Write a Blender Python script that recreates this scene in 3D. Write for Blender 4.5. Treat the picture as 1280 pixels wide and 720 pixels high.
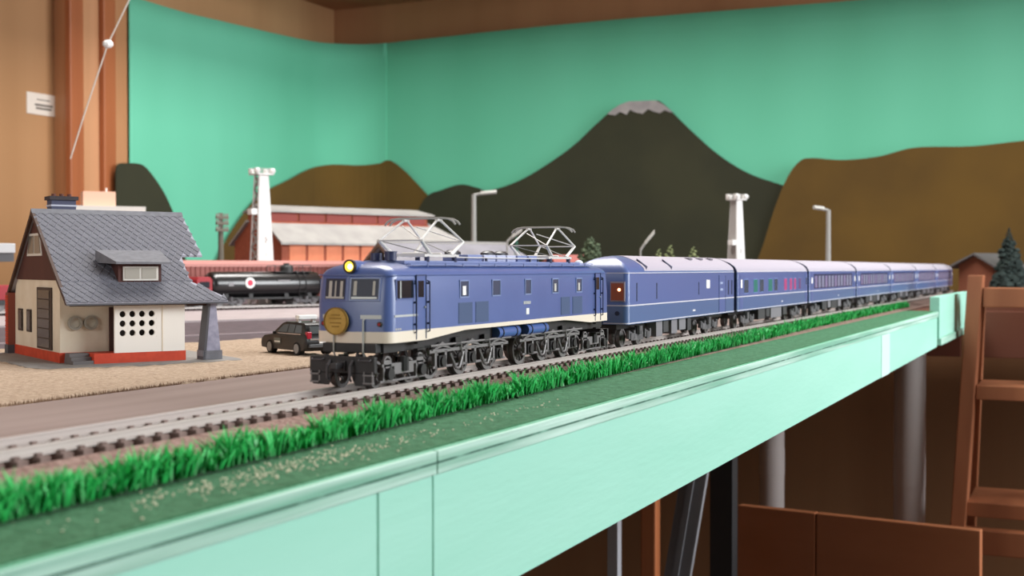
import bpy, bmesh, math, random
from mathutils import Vector, Matrix
random.seed(7)
for o in list(bpy.data.objects): bpy.data.objects.remove(o)
SC = bpy.context.scene; COL = SC.collection
S = .001                      # all builders work in millimetres
R = math.radians
# ------------------------------------------------------------------ camera
cd = bpy.data.cameras.new('camera'); cam = bpy.data.objects.new('camera', cd); COL.objects.link(cam)
cam.location = (0, 0, .956); cam.rotation_euler = (R(90-.924), 0, R(25.219-90))
cd.sensor_width = 36; cd.lens = 43.594; cd.clip_start = .01; cd.clip_end = 50
cd.dof.use_dof = True; cd.dof.focus_distance = .66; cd.dof.aperture_fstop = 22
SC.camera = cam
# ------------------------------------------------------------------ world, lights, exposure
w = bpy.data.worlds.new('room_ambient'); SC.world = w; w.use_nodes = True
w.node_tree.nodes['Background'].inputs[0].default_value = (.80, .90, 1, 1)
w.node_tree.nodes['Background'].inputs[1].default_value = .1
def area(name, loc, tgt, sx, sy, power, col):
    l = bpy.data.lights.new(name, 'AREA'); l.shape = 'RECTANGLE'; l.size = sx; l.size_y = sy; l.energy = power; l.color = col
    o = bpy.data.objects.new(name, l); COL.objects.link(o); o.location = loc
    o.rotation_euler = (Vector(tgt)-Vector(loc)).to_track_quat('-Z', 'Y').to_euler(); return o
area('window_daylight', (1.5, -2.2, 1.58), (1.15, .4, 1.0), 2.2, 1.6, 68, (.95, .98, 1)).data.spread = R(125)
area('front_window_daylight', (-2.2, .9, 1.65), (2.9, .9, 1.25), 1.6, 1.1, 20, (.95, .98, 1))
area('ceiling_lamp', (1.5, .7, 2.38), (1.5, .7, .9), 1.2, .5, 34, (1, .97, .93))
SC.view_settings.view_transform = 'Standard'; SC.view_settings.look = 'None'
SC.view_settings.gamma = 1; SC.view_settings.use_curve_mapping = False
SC.view_settings.exposure = 0.12

# ------------------------------------------------------------------ materials
def lin(h):
    if isinstance(h, str): c = [int(h[i:i+2], 16)/255 for i in (0, 2, 4)]
    else: c = [v/255 for v in h]
    return tuple(v/12.92 if v <= .04045 else ((v+.055)/1.055)**2.4 for v in c) + (1,)
MATS = {}
def M(name, col, rough=.6, metal=0, col2=None, scale=200, stretch=(1, 1, 1), bump=0, bscale=None, emit=0, coat=0, lo=.35, hi=.65):
    if name in MATS: return MATS[name]
    m = bpy.data.materials.new(name); m.use_nodes = True; nt = m.node_tree; b = nt.nodes['Principled BSDF']
    b.inputs['Base Color'].default_value = lin(col); b.inputs['Roughness'].default_value = rough; b.inputs['Metallic'].default_value = metal
    if coat: b.inputs['Coat Weight'].default_value = coat; b.inputs['Coat Roughness'].default_value = .3
    if emit: b.inputs['Emission Color'].default_value = lin(col); b.inputs['Emission Strength'].default_value = emit
    if col2 or bump:
        tc = nt.nodes.new('ShaderNodeTexCoord'); mp = nt.nodes.new('ShaderNodeMapping'); mp.inputs['Scale'].default_value = stretch
        nt.links.new(tc.outputs['Object'], mp.inputs[0])
    if col2:
        n = nt.nodes.new('ShaderNodeTexNoise'); n.inputs['Scale'].default_value = scale; n.inputs['Detail'].default_value = 5
        nt.links.new(mp.outputs[0], n.inputs[0])
        r = nt.nodes.new('ShaderNodeValToRGB'); r.color_ramp.elements[0].position = lo; r.color_ramp.elements[1].position = hi
        r.color_ramp.elements[0].color = lin(col); r.color_ramp.elements[1].color = lin(col2)
        nt.links.new(n.outputs[0], r.inputs[0]); nt.links.new(r.outputs[0], b.inputs['Base Color'])
    if bump:
        n2 = nt.nodes.new('ShaderNodeTexNoise'); n2.inputs['Scale'].default_value = bscale or scale; n2.inputs['Detail'].default_value = 4
        nt.links.new(mp.outputs[0], n2.inputs[0])
        bp = nt.nodes.new('ShaderNodeBump'); bp.inputs['Strength'].default_value = bump; bp.inputs['Distance'].default_value = .001
        nt.links.new(n2.outputs[0], bp.inputs['Height']); nt.links.new(bp.outputs[0], b.inputs['Normal'])
    MATS[name] = m; return m
panel_wood = M('panel_wood', 'b98f66', .6, col2='9f744c', scale=3, stretch=(1, 1, .05))
wall_wood = M('wall_wood', 'b3835c', .65, col2='9c6c48', scale=4, stretch=(1, 1, .06))
post_wood = M('post_wood', 'c9946c', .55, col2='b88258', scale=20, stretch=(1, 1, .04))
post_edge = M('post_edge', 'b0693f', .5, col2='96522e', scale=20, stretch=(1, 1, .04))
floor_wood = M('floor_wood', '3a2016', .7, col2='2a1710', scale=4, stretch=(.1, 1, 1))
sheet_green = M('sheet_green', '6fcaa9', .85, col2='66c3a0', scale=2.2, stretch=(1, 1, .25))
hill_dark = M('hill_dark', '363624', .95, col2='2e2f20', scale=6)
hill_brown = M('hill_brown', '664c1a', .95, col2='584117', scale=5)
snow = M('snow', 'a8a3a2', .9, col2='938e90', scale=30)
mint = M('mint_paint', 'aee8d6', .5, col2='9fdfca', scale=10, stretch=(.25, 1, 1.6), bump=.15, bscale=220)
mint_edge = M('mint_edge_paint', 'c6e6da', .6, col2='7db79f', scale=70, stretch=(.08, 1, 2.2), bump=.8, bscale=160)
mint_line = M('edge_grain', '45705f', .8, col2='86b8a4', scale=160, stretch=(.4, 1, 1), lo=.5, hi=.7)
green_rim = M('green_rim_paint', '3c9a6e', .6, col2='8ccbb0', scale=60, stretch=(.1, 1, 1))
dark_gap = M('dark_gap', '1d221e', .9)
mat_green = M('green_mat', '2f6642', .95, col2='447c58', scale=260, bump=1, bscale=500)
plank = M('plank_strip', '9a8781', .75, col2='8a7771', scale=40, stretch=(.06, 1, 1))
tan = M('tan_flock', 'c4ae98', .95, col2='aa937d', scale=420, bump=1, bscale=600)
tan_edge = M('tan_flock_edge', '7d6250', .95, col2='94785e', scale=500)
road_grey = M('road_grey', 'b4a9aa', .85, col2='a89c9d', scale=60)
asphalt = M('asphalt', '51454a', .9, col2='5f5157', scale=90)
asphalt_line = M('road_line', '9b8c8f', .85)
ballast = M('ballast_pink', 'a88c82', .95, col2='82655c', scale=420, bump=1, bscale=700)
ballast_dark = M('ballast_dark', '40302b', .95, col2='32241f', scale=500)
sleeper_m = M('sleeper', '8f7b74', .8, col2='7a6660', scale=300)
rail_m = M('rail_steel', 'c9c0bb', .35, .2)
board_m = M('layout_board', '8b6f50', .8)
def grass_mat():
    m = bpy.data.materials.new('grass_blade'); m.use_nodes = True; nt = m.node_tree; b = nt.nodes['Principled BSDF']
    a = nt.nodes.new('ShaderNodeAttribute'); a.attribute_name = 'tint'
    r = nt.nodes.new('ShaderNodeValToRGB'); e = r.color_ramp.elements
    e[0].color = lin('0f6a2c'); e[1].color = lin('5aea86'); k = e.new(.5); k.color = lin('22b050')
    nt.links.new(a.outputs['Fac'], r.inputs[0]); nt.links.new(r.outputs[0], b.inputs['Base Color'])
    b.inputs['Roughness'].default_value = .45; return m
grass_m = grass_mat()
crumb = M('cream_crumb', 'dad5ba', .9)
loco_blue = M('loco_blue', '546ba8', .35, coat=.8, col2='4f66a2', scale=60)
loco_louvre = M('loco_louvre', '465a80', .5)
loco_roof = M('loco_roof', '7886b4', .45)
loco_cream = M('loco_cream', 'f0e3d2', .45, coat=.2)
silver = M('silver_trim', 'c9cccb', .4, .2)
gold = M('gold_disc', 'c6a04e', .5, .2, col2='b8923f', scale=300)
black_under = M('underframe_black', '1d1c1d', .5, col2='272527', scale=200)
grey_under = M('underframe_grey', '7d7a7b', .45, .1)
wheel_m = M('wheel_steel', '807d7d', .4, .3)
glass_dark = M('cab_glass', '20242c', .12)
glass_grey = M('body_glass', '49536b', .15)
off_white = M('off_white_trim', 'c9c6c0', .7)
lamp_on = M('headlamp_on', 'ffcf3a', .4, emit=2.2)
lamp_core = M('headlamp_core', 'fff0b0', .4, emit=5)
lamp_rim = M('headlamp_rim', '3a3424', .4, .5)
panto_m = M('pantograph_metal', 'dddbd8', .4, .1)
insul = M('insulator', '39405f', .4)
car_blue = M('coach_blue', '546ba8', .35, coat=.8)
car_low = M('coach_blue_lower', '526d9e', .35, coat=.6)
car_roof = M('coach_roof_grey', 'b9b2c0', .5)
car_line = M('coach_line', 'd5d2dc', .5)
win_band = M('window_band', '31426b', .2)
curtain = M('curtain_beige', '77738a', .8)
win_lit = M('lit_window', 'ece9e6', .4, emit=.35)
win_brown = M('lit_vestibule', '7a3a14', .4, emit=.25)
win_teal = M('window_teal', '2c7a72', .3)
win_red = M('window_red', 'b0447a', .4)
win_slate = M('window_slate', '3f5064', .25)
slate_line = M('shingle_joint', 'a7a7b4', .8)
slate_a = M('shingle_slate', '6c6d77', .75, col2='61626c', scale=300)
slate_b = M('shingle_plain', '7e7f86', .8, col2='717279', scale=300)
plaster = M('cream_plaster', 'e8dcc8', .8, col2='dfd1ba', scale=80)
plaster_w = M('white_plaster', 'f3eee6', .8)
brick_red = M('red_base', 'd2492c', .7, col2='c24026', scale=200)
brown_clad = M('brown_cladding', '57302a', .7, col2='492723', scale=60, stretch=(1, 1, .1))
win_white = M('white_frame', 'dad7d0', .5)
pane = M('pane_grey', '6b6a66', .2)
pane_dark = M('pane_dark', '4a463f', .25)
slab_m = M('paving_grey', '9a9794', .85, col2='8a8784', scale=200)
stone = M('stone_blue_grey', '8f90a4', .85, col2='a5a4b8', scale=350)
dark_stone = M('stone_dark', '56565b', .85)
car_black = M('car_black', '0d0f12', .4)
chrome = M('chrome_trim', 'c9c9c7', .2, .8)
tail_red = M('tail_red', 'a3142b', .25)
white_pl = M('white_plastic', 'f2f2f0', .4)
car_glass = M('car_glass', '596062', .12)
tyre = M('tyre', '161616', .8)
tank_black = M('tank_black', '131315', .22, coat=.4)
tank_red = M('emblem_red', 'd2284a', .5)
boxcar_m = M('boxcar_pink_brown', 'a4625b', .7, col2='955750', scale=60)
red_loco = M('red_engine', '9e2730', .6)
brick_orange = M('factory_brick', 'a85a42', .8, col2='9a4f39', scale=120)
panel_orange = M('factory_panel', 'f0916a', .7, col2='e2855f', scale=40)
clere_red = M('clerestory_red', '9c4a42', .7)
roof_grey = M('roof_pale_grey', 'a9a6a2', .8, col2='9b9895', scale=30)
roof_grey2 = M('roof_mid_grey', '85838a', .8, col2='78767d', scale=30)
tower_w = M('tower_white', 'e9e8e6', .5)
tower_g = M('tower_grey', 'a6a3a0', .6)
lampgrey = M('lamp_grey', '9d9c98', .6)
tree_g = M('tree_green', '44523e', .95, col2='5b6a50', scale=300)
tree_dk = M('tree_dark', '1e2a28', .95, col2='2a3834', scale=200)
tree_pale = M('tree_pale', '6e7a52', .95, col2='8b9468', scale=300)
ladder_m = M('ladder_wood', 'ab6b47', .55, col2='8c5233', scale=14, stretch=(1, 1, .12))
apron_m = M('apron_wood', '6e3a26', .6, col2='5c2f1f', scale=10, stretch=(1, .1, 1))
cab_m = M('cabinet_wood', 'b8744e', .5, col2='a6643f', scale=12, stretch=(1, .15, 1))
pipe_m = M('grey_pipe', 'c6bebc', .5)
black_m = M('black_post', '1b1b1d', .6)
grey_board = M('grey_board', '8a8a8e', .7, col2='606064', scale=15, stretch=(1, 1, .1))
pale_pink = M('pale_pink', 'f0bda4', .8)
cord_m = M('cord', 'cfc6bc', .7)
paper_m = M('paper', 'd9cfc4', .8)
ink = M('ink', '5c5650', .8)
chim_m = M('chimney_block', '50536a', .8)

# ------------------------------------------------------------------ mesh builder
class MB:
    def __init__(s): s.V = []; s.F = []
    def add(s, vs, fs):
        n = len(s.V); s.V += [tuple(v) for v in vs]; s.F += [tuple(i+n for i in f) for f in fs]; return s
    def box(s, x0, x1, y0, y1, z0, z1):
        return s.add([(x, y, z) for z in (z0, z1) for y in (y0, y1) for x in (x0, x1)],
                     [(0, 2, 3, 1), (4, 5, 7, 6), (0, 1, 5, 4), (2, 6, 7, 3), (0, 4, 6, 2), (1, 3, 7, 5)])
    def prism(s, pts, ax, a, b):
        f = {'x': lambda p, t: (t, p[0], p[1]), 'y': lambda p, t: (p[0], t, p[1]), 'z': lambda p, t: (p[0], p[1], t)}[ax]
        n = len(pts); vs = [f(p, a) for p in pts]+[f(p, b) for p in pts]
        return s.add(vs, [tuple(range(n-1, -1, -1)), tuple(range(n, 2*n))]+[(i, (i+1) % n, n+(i+1) % n, n+i) for i in range(n)])
    def cyl(s, p, q, r, n=12, r2=None):
        p = Vector(p); q = Vector(q); d = (q-p).normalized(); r2 = r if r2 is None else r2
        u = d.orthogonal().normalized() if abs(d.z) < .999 else Vector((1, 0, 0)); v = d.cross(u)
        if abs(d.z) < .999 and abs(d.x)+abs(d.y) > 1e-6:
            u = d.cross(Vector((0, 0, 1))).normalized(); v = d.cross(u)
        off = math.pi/4 if n == 4 else 0
        ring = lambda c, rr: [c+rr*(math.cos(off+2*math.pi*i/n)*u+math.sin(off+2*math.pi*i/n)*v) for i in range(n)]
        return s.add(ring(p, r)+ring(q, r2), [tuple(range(n-1, -1, -1)), tuple(range(n, 2*n))]+[(i, (i+1) % n, n+(i+1) % n, n+i) for i in range(n)])
    def rod(s, pts, r, n=6):
        for a, b in zip(pts, pts[1:]): s.cyl(a, b, r, n)
        return s
    def ring(s, c, ax, r0, r1, t, n=20):         # flat annulus with thickness t along axis
        A = {'x': (1, 2, 0), 'y': (0, 2, 1), 'z': (0, 1, 2)}[ax]; vs = []; fs = []
        for i in range(n):
            ca, sa = math.cos(2*math.pi*i/n), math.sin(2*math.pi*i/n)
            for rr in (r0, r1):
                for tt in (0, t):
                    v = [0, 0, 0]; v[A[0]] = rr*ca; v[A[1]] = rr*sa; v[A[2]] = tt; vs.append([v[k]+c[k] for k in range(3)])
        for i in range(n):
            a = 4*i; b = 4*((i+1) % n)
            fs += [(a, a+1, b+1, b), (a+2, b+2, b+3, a+3), (a, b, b+2, a+2), (a+1, a+3, b+3, b+1)]
        return s.add(vs, fs)
    def loft(s, rings, cap=True):
        n = len(rings[0]); vs = [p for r in rings for p in r]; fs = []
        for k in range(len(rings)-1):
            for i in range(n): fs.append((k*n+i, k*n+(i+1) % n, (k+1)*n+(i+1) % n, (k+1)*n+i))
        if cap: fs += [tuple(range(n-1, -1, -1)), tuple((len(rings)-1)*n+i for i in range(n))]
        return s.add(vs, fs)
    def ball(s, c, r, n=10, m=6, sc=(1, 1, 1), jit=0):
        vs = [(c[0], c[1], c[2]-r*sc[2])]
        for j in range(1, m):
            a = -math.pi/2+math.pi*j/m
            for i in range(n):
                k = 1+random.uniform(-jit, jit)
                vs.append((c[0]+r*k*sc[0]*math.cos(a)*math.cos(2*math.pi*i/n), c[1]+r*k*sc[1]*math.cos(a)*math.sin(2*math.pi*i/n), c[2]+r*k*sc[2]*math.sin(a)))
        vs.append((c[0], c[1], c[2]+r*sc[2])); L = len(vs)-1
        fs = [(0, 1+(i+1) % n, 1+i) for i in range(n)]
        for j in range(m-2):
            for i in range(n): fs.append((1+j*n+i, 1+j*n+(i+1) % n, 1+(j+1)*n+(i+1) % n, 1+(j+1)*n+i))
        b = 1+(m-2)*n; fs += [(b+i, b+(i+1) % n, L) for i in range(n)]
        return s.add(vs, fs)
    def rot(s, start, ang, ax, c):                # rotate vertices from index start
        m = Matrix.Translation(c) @ Matrix.Rotation(ang, 4, ax) @ Matrix.Translation(-Vector(c))
        for i in range(start, len(s.V)): s.V[i] = tuple(m @ Vector(s.V[i]))
        return s
    def mesh(s, name, mat, bevel=0, smooth=None):
        me = bpy.data.meshes.new(name); me.from_pydata([(x*S, y*S, z*S) for x, y, z in s.V], [], s.F)
        bm = bmesh.new(); bm.from_mesh(me); bmesh.ops.recalc_face_normals(bm, faces=bm.faces)
        if bevel:
            es = [e for e in bm.edges if len(e.link_faces) == 2 and e.calc_face_angle(0) > .5]
            bmesh.ops.bevel(bm, geom=es, offset=bevel*S, segments=2, affect='EDGES', profile=.6, clamp_overlap=True)
        bm.to_mesh(me); bm.free(); me.materials.append(mat)
        if smooth is not None:
            for p in me.polygons: p.use_smooth = True
            me.set_sharp_from_angle(angle=R(smooth))
        return me
    def build(s, name, mat, parent=None, bevel=0, smooth=None, label=None, kind=None):
        return link(name, s.mesh(name, mat, bevel, smooth), parent, label, kind)
def link(name, me, parent=None, label=None, kind=None, loc=None, rz=0):
    o = bpy.data.objects.new(name, me); COL.objects.link(o)
    if parent: o.parent = parent
    if label: o['label'] = label
    if kind: o['kind'] = kind
    if loc: o.location = [v*S for v in loc]
    if rz: o.rotation_euler.z = rz
    return o
def thing(name, label, cat, loc=(0, 0, 0), rz=0, group=None, kind=None):
    o = bpy.data.objects.new(name, None); COL.objects.link(o); o.location = [v*S for v in loc]; o.rotation_euler.z = R(rz)
    o.empty_display_size = .01; o['label'] = label; o['category'] = cat
    if group: o['group'] = group
    if kind: o['kind'] = kind
    return o
def tag(o, label, cat, group=None, kind=None):
    o['label'] = label; o['category'] = cat
    if group: o['group'] = group
    if kind: o['kind'] = kind
    return o
def copy_tree(o, parent=None):
    c = o.copy(); COL.objects.link(c); c.parent = parent
    for ch in list(o.children): copy_tree(ch, c)
    return c
def B(*a): return MB().box(*a)

# ================================================================== THE ROOM
XW, YW = 3000, 1975
B(-2400, 3100, -2400, 2100, -40, 0).build('floor', floor_wood, kind='structure')
B(XW, XW+60, -2360, YW+60, 0, 2500).build('wall_back', wall_wood, kind='structure')
B(-2360, XW, YW, YW+60, 0, 2500).build('wall_left', panel_wood, kind='structure')
B(-2500, XW+60, -2360, -2300, 0, 2500).build('wall_right', M('room_plaster', 'c9c0b4', .8), kind='structure')
B(-2360, -2300, -2300, YW, 0, 2500).build('wall_front', M('front_plaster', 'b3a899', .8), kind='structure')
B(-2360, XW, -2300, YW, 2440, 2500).build('ceiling', M('ceiling_white', 'd8d4cc', .8), kind='structure')
# a wooden shelf running round the room above the backdrop
B(XW-420, XW, -2300, YW, 1692, 1717).build('trim_1', wall_wood, kind='structure')
B(-600, XW-420, YW-420, YW, 1692, 1717).build('trim_2', wall_wood, kind='structure')
p = MB().box(1945, 2112, YW-45, YW, 0, 1692); post = p.build('trim_3', post_wood, kind='structure')
B(1930, 1968, YW-60, YW-45, 0, 1692).build('post_edge_board', post_edge, post, bevel=3)
B(2026, 2062, YW-60, YW-45, 0, 1692).build('post_edge_board', post_edge, post, bevel=3)
# notice on the panel wall
t = thing('paper_notice', 'small white paper notice pinned to the plywood wall', 'notice', (1912, YW-.1, 1294))
B(-42, 42, -1.5, 0, -22, 22).build('sheet', paper_m, t)
for k, (wd, zz) in enumerate(((22, 8), (30, -4), (26, -11))):
    B(-wd*.7, wd*.9, -1.9, -1.4, zz, zz+(2 if k == 0 else 4)).build('printed_line', ink, t)

# backdrop sheet: hangs along the left wall, rounds the corner, runs along the back wall
def backdrop():
    path = []                                    # plan path (x, y), top height
    x = 2112
    while x < 2800: path.append((x, YW-52-1.2*math.sin(x*.011)-.5*math.sin(x*.05))); x += 12
    for i in range(25):
        a = math.pi/2*i/24; cx, cy, rr = 2800, YW-52-150, 150
        path.append((cx+rr*math.sin(a), cy+rr*math.cos(a)))
    y = YW-52-150
    x1 = 2950
    while y > -400: path.append((x1-2.5*math.sin(y*.006)-.6*math.sin(y*.031), y)); y -= 12
    nz = 14; rings = []; V = []; F = []
    for i, (px, py) in enumerate(path):
        u = i/len(path)
        top = 1553+24*min(1, max(0, (px-2300)/600))-5*math.sin(u*9)
        for j in range(nz+1):
            z = 896+(top-896)*j/nz
            wv = 2*math.sin(i*.05+j*.35)*(1-j/nz)*.5
            V.append((px+wv*(1 if py < YW-205 else 0), py+wv*(1 if py >= YW-205 else 0), z))
    for i in range(len(path)-1):
        for j in range(nz): a = i*(nz+1)+j; F.append((a, a+1, a+nz+2, a+nz+1))
    m = MB(); m.add(V, F); o = m.build('backdrop_sheet', sheet_green, smooth=60)
    md = o.modifiers.new('cloth', 'SOLIDIFY'); md.thickness = .0015
    return tag(o, 'green cloth backdrop sheet hung round the room corner behind the layout', 'backdrop')
backdrop()
# painted hill boards, cut from thin card and set in front of the sheet
def interp(pts, x):
    for (a, za), (b, zb) in zip(pts, pts[1:]):
        if a <= x <= b:
            t = (x-a)/(b-a); return za+(zb-za)*t
    return pts[-1][1]
def smooth_pts(pts, n=6):
    out = []
    for i in range(len(pts)-1):
        p0 = pts[max(0, i-1)]; p1 = pts[i]; p2 = pts[i+1]; p3 = pts[min(len(pts)-1, i+2)]
        for k in range(n):
            t = k/n
            out.append(tuple(.5*((2*p1[j])+(-p0[j]+p2[j])*t+(2*p0[j]-5*p1[j]+4*p2[j]-p3[j])*t*t+(-p0[j]+3*p1[j]-3*p2[j]+p3[j])*t**3) for j in (0, 1)))
    return out+[pts[-1]]
ZB = 900
def hill_board(name, mat, pts, xf, label):       # pts: (-y, z), board facing -x at x = xf
    q = smooth_pts(pts)
    m = MB().prism([(-a, z) for a, z in q]+[(-q[-1][0], ZB), (-q[0][0], ZB)], 'x', xf, xf+3)
    return tag(m.build(name, mat), label, 'hill board')
# profile of the big mountain, (−Y, Z)
mt = [(-1700, 1030), (-1640, 1140), (-1585, 1165), (-1528, 1178), (-1480, 1168), (-1440, 1160), (-1340, 1190), (-1220, 1257), (-1150, 1313), (-1100, 1352), (-1064, 1368), (-1050, 1370), (-988, 1369), (-974, 1366),
      (-950, 1345), (-900, 1295), (-830, 1232), (-760, 1186), (-690, 1158), (-600, 1130), (-480, 1100)]
big = hill_board('mountain_board', hill_dark, mt, 2925, 'dark green volcano board with a grey snow cap on the backdrop')
cap = [(-1112, 1342), (-1100, 1352), (-1078, 1364), (-1055, 1371), (-985, 1369), (-965, 1358), (-940, 1337), (-950, 1338), (-962, 1344), (-975, 1337), (-990, 1342), (-1005, 1349), (-1020, 1338), (-1040, 1343), (-1052, 1350), (-1062, 1338), (-1078, 1346), (-1092, 1338)]
MB().prism([(-a, z) for a, z in cap], 'x', 2922.5, 2926).build('snow_cap', snow, big, label='grey white snow cap with a ragged lower edge')
hill_board('hill_board', hill_brown, [(-735, 960), (-715, 1010), (-690, 1090), (-660, 1165), (-630, 1205), (-600, 1212), (-530, 1205), (-450, 1210), (-370, 1227), (-250, 1225), (-150, 1232), (0, 1240), (200, 1235), (380, 1200)], 2915, 'broad flat-topped brown hill board behind the sleeping coaches').name = 'hill_board'
# left brown hill follows the rounded corner of the sheet
def corner_hill():
    path = []; x = 2380
    while x < 2780: path.append((x, YW-66)); x += 20
    for i in range(1, 13):
        a = math.pi/2*i/12; path.append((2780+150*math.sin(a), YW-216+150*math.cos(a)))
    y = YW-230
    while y > 1480: path.append((2930, y)); y -= 16
    # heights against running length
    L = [0]
    for a, b in zip(path, path[1:]): L.append(L[-1]+math.dist(a, b))
    prof = smooth_pts([(0, 960), (60, 1040), (173, 1135), (309, 1188), (400, 1222), (480, 1238), (560, 1238), (615, 1243), (645, 1251), (690, 1222), (730, 1185), (770, 1146), (830, 1085), (900, 1000), (1100, 920)])
    V = []; F = []
    for (x, y), l in zip(path, L):
        z = interp(prof, min(l, 1090)); V += [(x, y, ZB), (x, y, z)]
    for i in range(len(path)-1): F.append((2*i, 2*i+1, 2*i+3, 2*i+2))
    m = MB(); m.add(V, F); o = m.build('hill_board', hill_brown); md = o.modifiers.new('card', 'SOLIDIFY'); md.thickness = .002
    tag(o, 'low brown hill board bent into the corner behind the factory', 'hill board')
corner_hill()
m = MB(); q = smooth_pts([(2041, 1160), (2048, 1178), (2075, 1183), (2120, 1183), (2150, 1166), (2190, 1128), (2220, 1086), (2245, 1040), (2265, 975), (2272, 905)])
m.prism([(2041, ZB)]+q+[(2272, ZB)], 'y', YW-78, YW-75)
tag(m.build('hill_board', hill_dark), 'small dark green hill board beside the wooden wall post', 'hill board')
# cord with a knot hanging across the post
t = thing('hanging_cord', 'thin pale hanging cord with a white toggle in front of the post', 'cord', (1131.5, 1123.4, 1088))
MB().rod([(0, 0, 0), (8, -14, 52), (21.5, -40, 139), (33, -63, 192), (60, -120, 330), (120, -240, 672)], .9, 6).build('strand', cord_m, t)
MB().ball((21.5, -40, 139), 6.5, 8, 5, (1, 1, .8)).build('toggle', white_pl, t)

# ================================================================== THE LAYOUT TABLE
table = thing('layout_table', 'mint green painted layout table carrying the model railway', 'table', (0, 0, 0))
MB().prism([(-500, 192), (2092, 192), (2092, -900), (2890, -900), (2890, 1890), (-500, 1890)], 'z', 888, 900).build('tabletop', apron_m, table)
def fasc(x0, x1, yo, z0a, z0b, ztop, name='fascia_board'):
    m = MB(); ya, yb = yo, 192.5
    m.add([(x0, ya, z0a), (x1, ya, z0b), (x1, ya, ztop), (x0, ya, ztop), (x0, yb, z0a), (x1, yb, z0b), (x1, yb, ztop), (x0, yb, ztop)],
          [(0, 1, 2, 3), (5, 4, 7, 6), (4, 0, 3, 7), (1, 5, 6, 2), (3, 2, 6, 7), (4, 5, 1, 0)])
    return m.build(name, mint, table, bevel=.5)
zbot = lambda x: 847.5+(x-417)*.0062
fasc(-500, 299.4, 183, zbot(-500), zbot(299), 892.6); fasc(300.2, 331.6, 183, zbot(300), zbot(332), 892.6)
fasc(332.3, 1662, 183, zbot(332), zbot(1662), 892.6)
fasc(1206, 1256, 182.2, zbot(1206), zbot(1256), 892.4, 'fascia_batten').data.materials[0] = M('mint_pale', 'd2f5ec', .5)
t = thing('end_board', 'raised mint green board at the table end beside the step ladder', 'board', (1664, 180.5, 857))
B(.5, 428, 0, 11.8, 9.2, 62).build('panel', mint, t, bevel=.6)
B(.5, 428, -2.5, 11.8, 0, 9).build('ledge', mint_edge, t, bevel=.5)
for x0, x1 in ((-500, 331.6), (332.2, 1662)):
    B(x0, x1, 181.4, 192, 893, 900.2).build('edge_strip', mint_edge, table, bevel=.4)
    B(x0, x1, 181.2, 182, 896.3, 897.0).build('edge_grain_line', mint_line, table)
    B(x0, x1, 182.6, 184.2, 900.2, 900.5).build('rim_paint', green_rim, table)
B(2080, 2092, -900, 178, 815, 888).build('apron_board', apron_m, table, bevel=1)
B(2096, 2108, -900, -30, 0, 887.5).build('light_block_panel', apron_m, kind='structure')  # unseen panel added to keep window light from reaching under the table
B(2080, 2092, 193, 420, 815, 886).build('apron_board', apron_m, table, bevel=1)
# ground layers on the tabletop (parts of the table)
def sheet(name, pts, z0, z1, mat, bevel=0): return MB().prism(pts, 'z', z0, z1).build(name, mat, table, bevel)
sheet('green_mat', [(-300, 184), (1662, 184), (1662, 246), (-300, 236)], 900, 901, mat_green)
sheet('plank_strip', [(-300, 264), (312, 264), (312, 386), (-300, 386)], 900, 902.4, plank)
sheet('plank_strip', [(312.6, 264), (2060, 264), (2060, 386), (312.6, 386)], 900, 902.3, plank)
sheet('yard_base', [(-400, 380), (2880, 380), (2880, 1880), (-400, 1880)], 900, 901.2, asphalt)
sheet('yard_road', [(700, 1216), (999, 1091), (1246, 991), (1390, 935), (1700, 800), (1500, 690), (1130, 760), (1014, 812), (832, 909), (600, 1030)], 901.2, 903, road_grey)
sheet('yard_road_line', [(520, 790), (651, 711), (814, 649.7), (866, 631), (980, 590), (980, 594), (866, 636), (814, 655), (651, 718), (520, 797)], 901.2, 901.9, asphalt_line)
sheet('yard_ground', [(1390, 936), (2880, 500), (2880, 1880), (300, 1880), (700, 1217), (1246, 992)], 901.2, 902.6, asphalt)
# tan flock ground, an uneven surface with a frayed front edge
def tan_ground():
    far = [(-300, 1150), (300, 810), (593, 648), (717, 573), (764, 567), (1000, 560), (1500, 520)]
    V = []; F = []; nx = 300; ny = 60
    for i in range(nx+1):
        x = -250+1650*i/nx; yf = interp(far, x); y0 = 383+1.6*math.sin(x*.05)+random.uniform(-.9, .9)
        for j in range(ny+1):
            t = (j/ny)**1.35; y = y0+(yf-y0)*t
            z = 903.2+(random.uniform(-.35, .35) if j else -.7)+.5*math.sin(x*.03)*math.sin(y*.04)
            V.append((x, y, z))
    for i in range(nx):
        for j in range(ny): a = i*(ny+1)+j; F.append((a, a+ny+1, a+ny+2, a+1))
    n0 = len(V)
    for i in range(nx+1): x, y, z = V[i*(ny+1)]; V.append((x, y-.6, 901.0))
    for i in range(nx): F.append((i*(ny+1), n0+i, n0+i+1, (i+1)*(ny+1)))
    m = MB(); m.add(V, F); m.build('tan_ground', tan, table, smooth=80)
    m = MB()                                     # frayed fibres along the front edge
    for k in range(2600):
        x = -100+900*k/2600; h = random.uniform(1, 2.4)
        m.add([(x-.3, 381.6, 902.2), (x+.3, 381.6, 902.2), (x+random.uniform(-.5, .5), 382+random.uniform(-.8, .6), 902.2+h)], [(0, 1, 2)])
    m.build('frayed_edge', tan_edge, table, kind='stuff')
tan_ground()
# cream crumbs scattered on the green mat
m = MB()
for k in range(480):
    x = random.choice((random.gauss(268, 25), random.gauss(300, 30), random.uniform(190, 480), random.uniform(230, 330))); y = random.gauss(201, 4.5)
    if not 186 < y < 216: continue
    r = random.uniform(.14, .42); m.ball((x, y, 901+r*.6), r, 5, 3, (random.uniform(.8, 1.5), 1, .7))
m.build('cream_crumbs', crumb, table, kind='stuff')

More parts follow.
